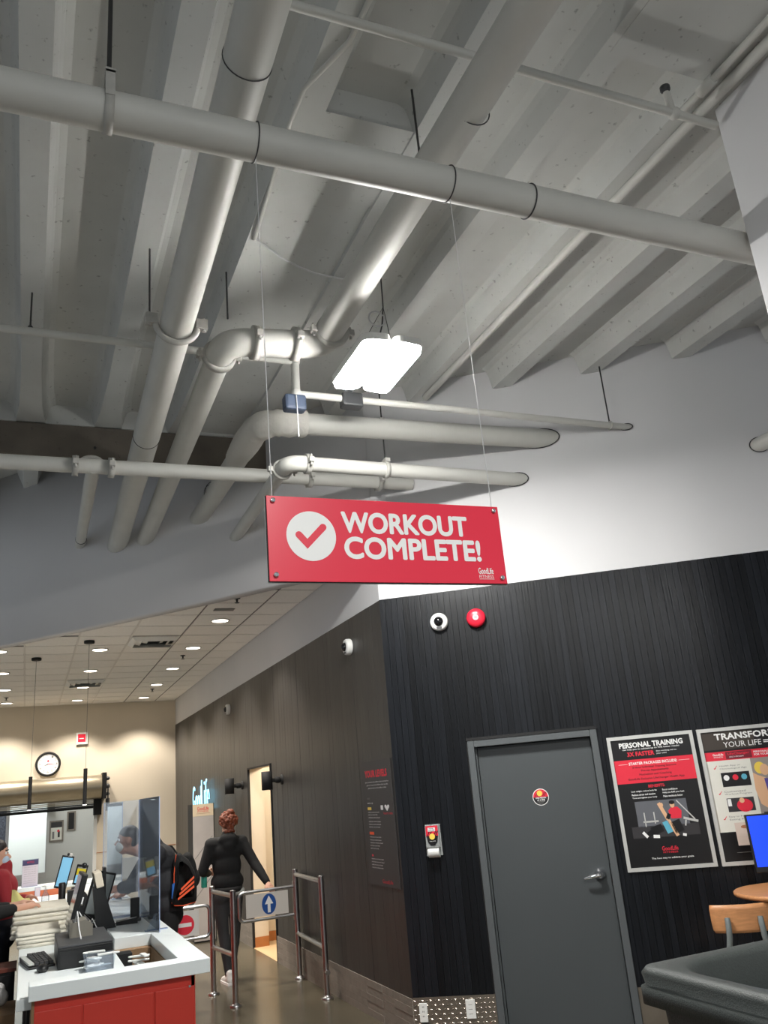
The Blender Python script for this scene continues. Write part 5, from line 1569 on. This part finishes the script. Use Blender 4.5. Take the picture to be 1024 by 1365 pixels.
def customer():
    t = thing('person', 'customer in black jacket leaning on the counter behind the clear shield', 'person', (1.10, 8.02, 0))
    V = Vector
    f = V((-1, .1, 0))
    head = V((-.27, .02, 1.53))
    hip = [V((.06, s * .09, .90)) for s in (-1, 1)]
    knee = [V((.02, s * .10, .49)) for s in (-1, 1)]
    ank = [V((.06, s * .11, .09)) for s in (-1, 1)]
    sh = [V((-.05, s * .18, 1.40)) for s in (-1, 1)]
    el = [V((-.19, -.23, 1.19)), V((-.20, .24, 1.17))]
    wr = [V((-.44, -.12, 1.16)), V((-.30, .12, 1.10))]
    b = MB()
    b.ball((.06, 0, .95), (.12, .16, .13)); b.ball((.03, 0, 1.16), (.11, .15, .18)); b.ball((-.02, 0, 1.34), (.11, .17, .12))
    b.cap((-.05, 0, 1.40), head + V((.02, 0, -.06)), .06, .055)
    for h, k, a in zip(hip, knee, ank):
        b.cap(h, k, .085, .06); b.cap(k, a, .056, .038); b.cap(a, a + V((-.11, 0, -.05)), .036, .028)
    for s, e, w in zip(sh, el, wr):
        b.cap(s, e, .05, .04); b.cap(e, w, .040, .028)
    head_volumes(b, head, f)
    hand_volumes(b, wr[0], V((-1, .15, .02)), V((0, 0, -1)), V((0, 1, .1)), 1.0, .5)
    hand_volumes(b, wr[1], V((-1, -.2, -.1)), V((0, 0, -1)), V((0, -1, .1)), 1.0, .5)
    body = blob(b, 'body', skin_d, t, .008, 4)
    face_parts(body, head, f)
    c = MB()
    c.ball((.06, 0, .98), (.145, .185, .13)); c.ball((.04, 0, 1.16), (.14, .18, .19)); c.ball((.0, 0, 1.34), (.14, .20, .14))
    c.cap(sh[0], sh[1], .085, .085); c.cap((-.03, 0, 1.42), (-.06, 0, 1.49), .09, .075)
    for s, e, w in zip(sh, el, wr):
        c.cap(s, e, .075, .06); c.cap(e, e.lerp(w, .55), .058, .05)
    blob(c, 'jacket', mat('charcoal_jacket', (34, 35, 39), .8, bump=.2, bs=60), t, .012, 5)
    l = MB(); l.ball((.06, 0, .90), (.14, .175, .12))
    for h, k, a in zip(hip, knee, ank):
        l.cap(h, k, .095, .07); l.cap(k, a + V((0, 0, .02)), .066, .05)
    blob(l, 'trousers', cloth_black, t, .012, 5)
    for a in ank: sneaker(t, a.x + .02, a.y, math.radians(90), black_m)
    h = MB(); h.ball(head + V((.015, 0, .045)), (.088, .084, .082)); h.ball(head + V((.045, 0, .0)), (.05, .075, .08))
    blob(h, 'hair', hair_dark, t, .009, 2)
    m = MB(); m.ball(head + V((-.06, .0, -.045)), (.040, .058, .045))
    blob(m, 'face_mask', cloth_light, t, .008, 3)
    # drawstring bag on the back, flat side to the camera
    g = thing('drawstring_bag', 'black drawstring bag with three orange stripes on the customer\'s back', 'bag', (1.26, 7.81, .985))
    q = [(-.10, .035), (-.095, .0), (-.02, -.008), (.10, .0), (.115, .03), (.118, .12), (.10, .25), (.05, .35), (-.02, .41), (-.055, .405), (-.075, .33), (-.07, .2)]
    mb = MB()
    n = len(q)
    for i, (yy, sc_) in enumerate(((-.055, .72), (-.035, .95), (0, 1.0), (.035, .95), (.05, .8))):
        pass
    rings = [(-.060, .70), (-.045, .90), (-.01, 1.0), (.03, .97), (.05, .8)]
    vs = []; fs = []
    for yy, k in rings: vs += [(.02 + (x - .02) * k, yy, .19 + (z - .19) * k) for x, z in q]
    for i in range(len(rings) - 1): fs += [(i * n + j, i * n + (j + 1) % n, (i + 1) * n + (j + 1) % n, (i + 1) * n + j) for j in range(n)]
    fs += [tuple(range(n)), tuple(range(len(rings) * n - 1, (len(rings) - 1) * n - 1, -1))]
    bo = mb.add(vs, fs, True).build('bag_body', cloth_black, g)
    for k in range(3):
        o = .036 * k
        flat('stripe', orange_m, g, [(-.050 + o * .35, .062 + o), (-.048 + o * .35, .044 + o), (.088, .130 + o), (.086, .148 + o)], -.0612)
    MB().tube([(-.095, -.02, .03), (-.07, -.03, .005), (0, -.035, -.004), (.10, -.03, .012)], .004, 8).build('piping', orange_m, g)
    MB().tube([(-.075, -.02, .10), (-.075, -.03, .25), (-.055, -.02, .40)], .004, 8).build('drawstring', orange_m, g)
    MB().prism([(-.095, .06), (-.06, .05), (-.055, .19), (-.09, .17)], -.03, .0, 'xz').build('side_pocket', mat('blue_nylon', (32, 96, 176), .5), g)
    g = thing('shoulder_bag', 'plain black bag slung behind the striped drawstring bag', 'bag', (1.36, 8.10, 1.10))
    mb = MB(); mb.ball((0, 0, .12), (.07, .12, .14)); mb.ball((.02, 0, .06), (.08, .13, .09)); mb.ball((-.01, 0, .22), (.05, .10, .06))
    bo = blob(mb, 'bag_body', cloth_black, g, .012, 3)
    MB().tube([(-.06, -.1, .2), (-.15, -.05, .34), (-.24, 0, .36)], .010, 8).build('bag_strap', cloth_black, g)
customer()

def staff():
    V = Vector
    def figure(lab, loc, top, legs, arm_r, arm_l, sleeve, head_h, skin, head_x=.06):
        t = thing('person', lab, 'person', loc)
        f = V((1, -.1, 0))
        head = V((head_x, 0, head_h))
        b = MB()
        b.ball((0, 0, .95), (.11, .15, .12)); b.ball((0, 0, 1.12), (.10, .14, .17)); b.ball((.01, 0, 1.28), (.10, .15, .11))
        b.cap((.01, 0, 1.34), head + V((-.02, 0, -.06)), .055, .05)
        hips = [V((0, s * .09, .90)) for s in (-1, 1)]; kn = [V((.02, s * .10, .48)) for s in (-1, 1)]; an = [V((-.02, s * .11, .09)) for s in (-1, 1)]
        for h, k, a in zip(hips, kn, an):
            b.cap(h, k, .08, .055); b.cap(k, a, .052, .036); b.cap(a, a + V((.11, 0, -.05)), .034, .026)
        shs = [V((0, -.17, 1.35)), V((0, .17, 1.35))]
        for s, (e, w) in zip(shs, (arm_r, arm_l)):
            b.cap(s, e, .046, .038); b.cap(e, w, .038, .026)
        head_volumes(b, head, f)
        for (e, w), th in zip((arm_r, arm_l), (1, -1)):
            hand_volumes(b, w, (w - e) + V((0, 0, .02)), V((0, 0, -1)), V((0, th, .1)), .95, .6)
        body = blob(b, 'body', skin, t, .008, 4)
        face_parts(body, head, f)
        c = MB()
        c.ball((0, 0, 1.10), (.130, .170, .10)); c.ball((0, 0, 1.16), (.128, .168, .13)); c.ball((.005, 0, 1.27), (.125, .18, .12)); c.cap(shs[0], shs[1], .07, .07); c.cap((.01, 0, 1.37), (.02, 0, 1.43), .072, .062)
        for s, (e, w) in zip(shs, (arm_r, arm_l)):
            c.cap(s, e, .066, .054); c.cap(e, e.lerp(w, sleeve), .053, .042)
        blob(c, 'sweater', top, t, .012, 5)
        l = MB(); l.ball((0, 0, .90), (.13, .165, .11)); l.ball((0, 0, .98), (.132, .170, .10))
        for h, k, a in zip(hips, kn, an):
            l.cap(h, k, .088, .065); l.cap(k, a + V((0, 0, .02)), .06, .048)
        blob(l, 'trousers', legs, t, .012, 5)
        for a in an: sneaker(t, a.x, a.y, math.radians(-90), black_m)
        h = MB(); h.ball(head + V((-.015, 0, .045)), (.088, .084, .085)); h.ball(head + V((-.05, 0, .0)), (.05, .075, .085)); h.ball(head + V((-.10, 0, .04)), (.045, .045, .045))
        blob(h, 'hair', hair_dark, t, .009, 2)
        m = MB(); m.ball(head + V((.055, 0, -.045)), (.042, .058, .045))
        blob(m, 'face_mask', mat('blue_mask', (176, 196, 214), .8), t, .008, 3)
        return t
    figure('staff member in a dark red sweater and face mask behind the towels', (-.155, 8.05, 0), cloth_red, cloth_navy,
           (V((.06, -.22, 1.16)), V((.14, -.20, 1.15))), (V((.08, .20, 1.14)), V((.20, .06, 1.16))), .85, 1.52, skin_m, -.04)
    figure('staff member in black sleeves whose arm reaches over the cream towels', (-.36, 7.22, 0), cloth_black, cloth_navy,
           (V((.18, -.16, 1.17)), V((.40, .02, 1.175))), (V((.16, .19, 1.16)), V((.34, .20, 1.18))), .55, 1.50, skin_m)
    t = thing('yellow_cloth', 'pale yellow cloth held up by the staff member in red', 'cloth', (-.02, 7.76, 1.10))
    vs = []; fs = []
    n = 8
    for s_ in (0, .008):
        for i in range(n + 1):
            for j in range(n + 1):
                u, v = i / n, j / n
                vs.append((-.05 + .16 * u - .03 * v * u, -.06 + .12 * v + .02 * math.sin(u * 5 + v * 3) + s_, .02 + .14 * v * (1 - .6 * u) + .015 * math.sin(u * 7)))
    m = (n + 1) ** 2
    for i in range(n):
        for j in range(n):
            a = i * (n + 1) + j
            fs += [(a, a + 1, a + n + 2, a + n + 1), (m + a, m + a + n + 1, m + a + n + 2, m + a + 1)]
    MB().add(vs, fs, True).build('cloth_sheet', towel_y, t)
staff()
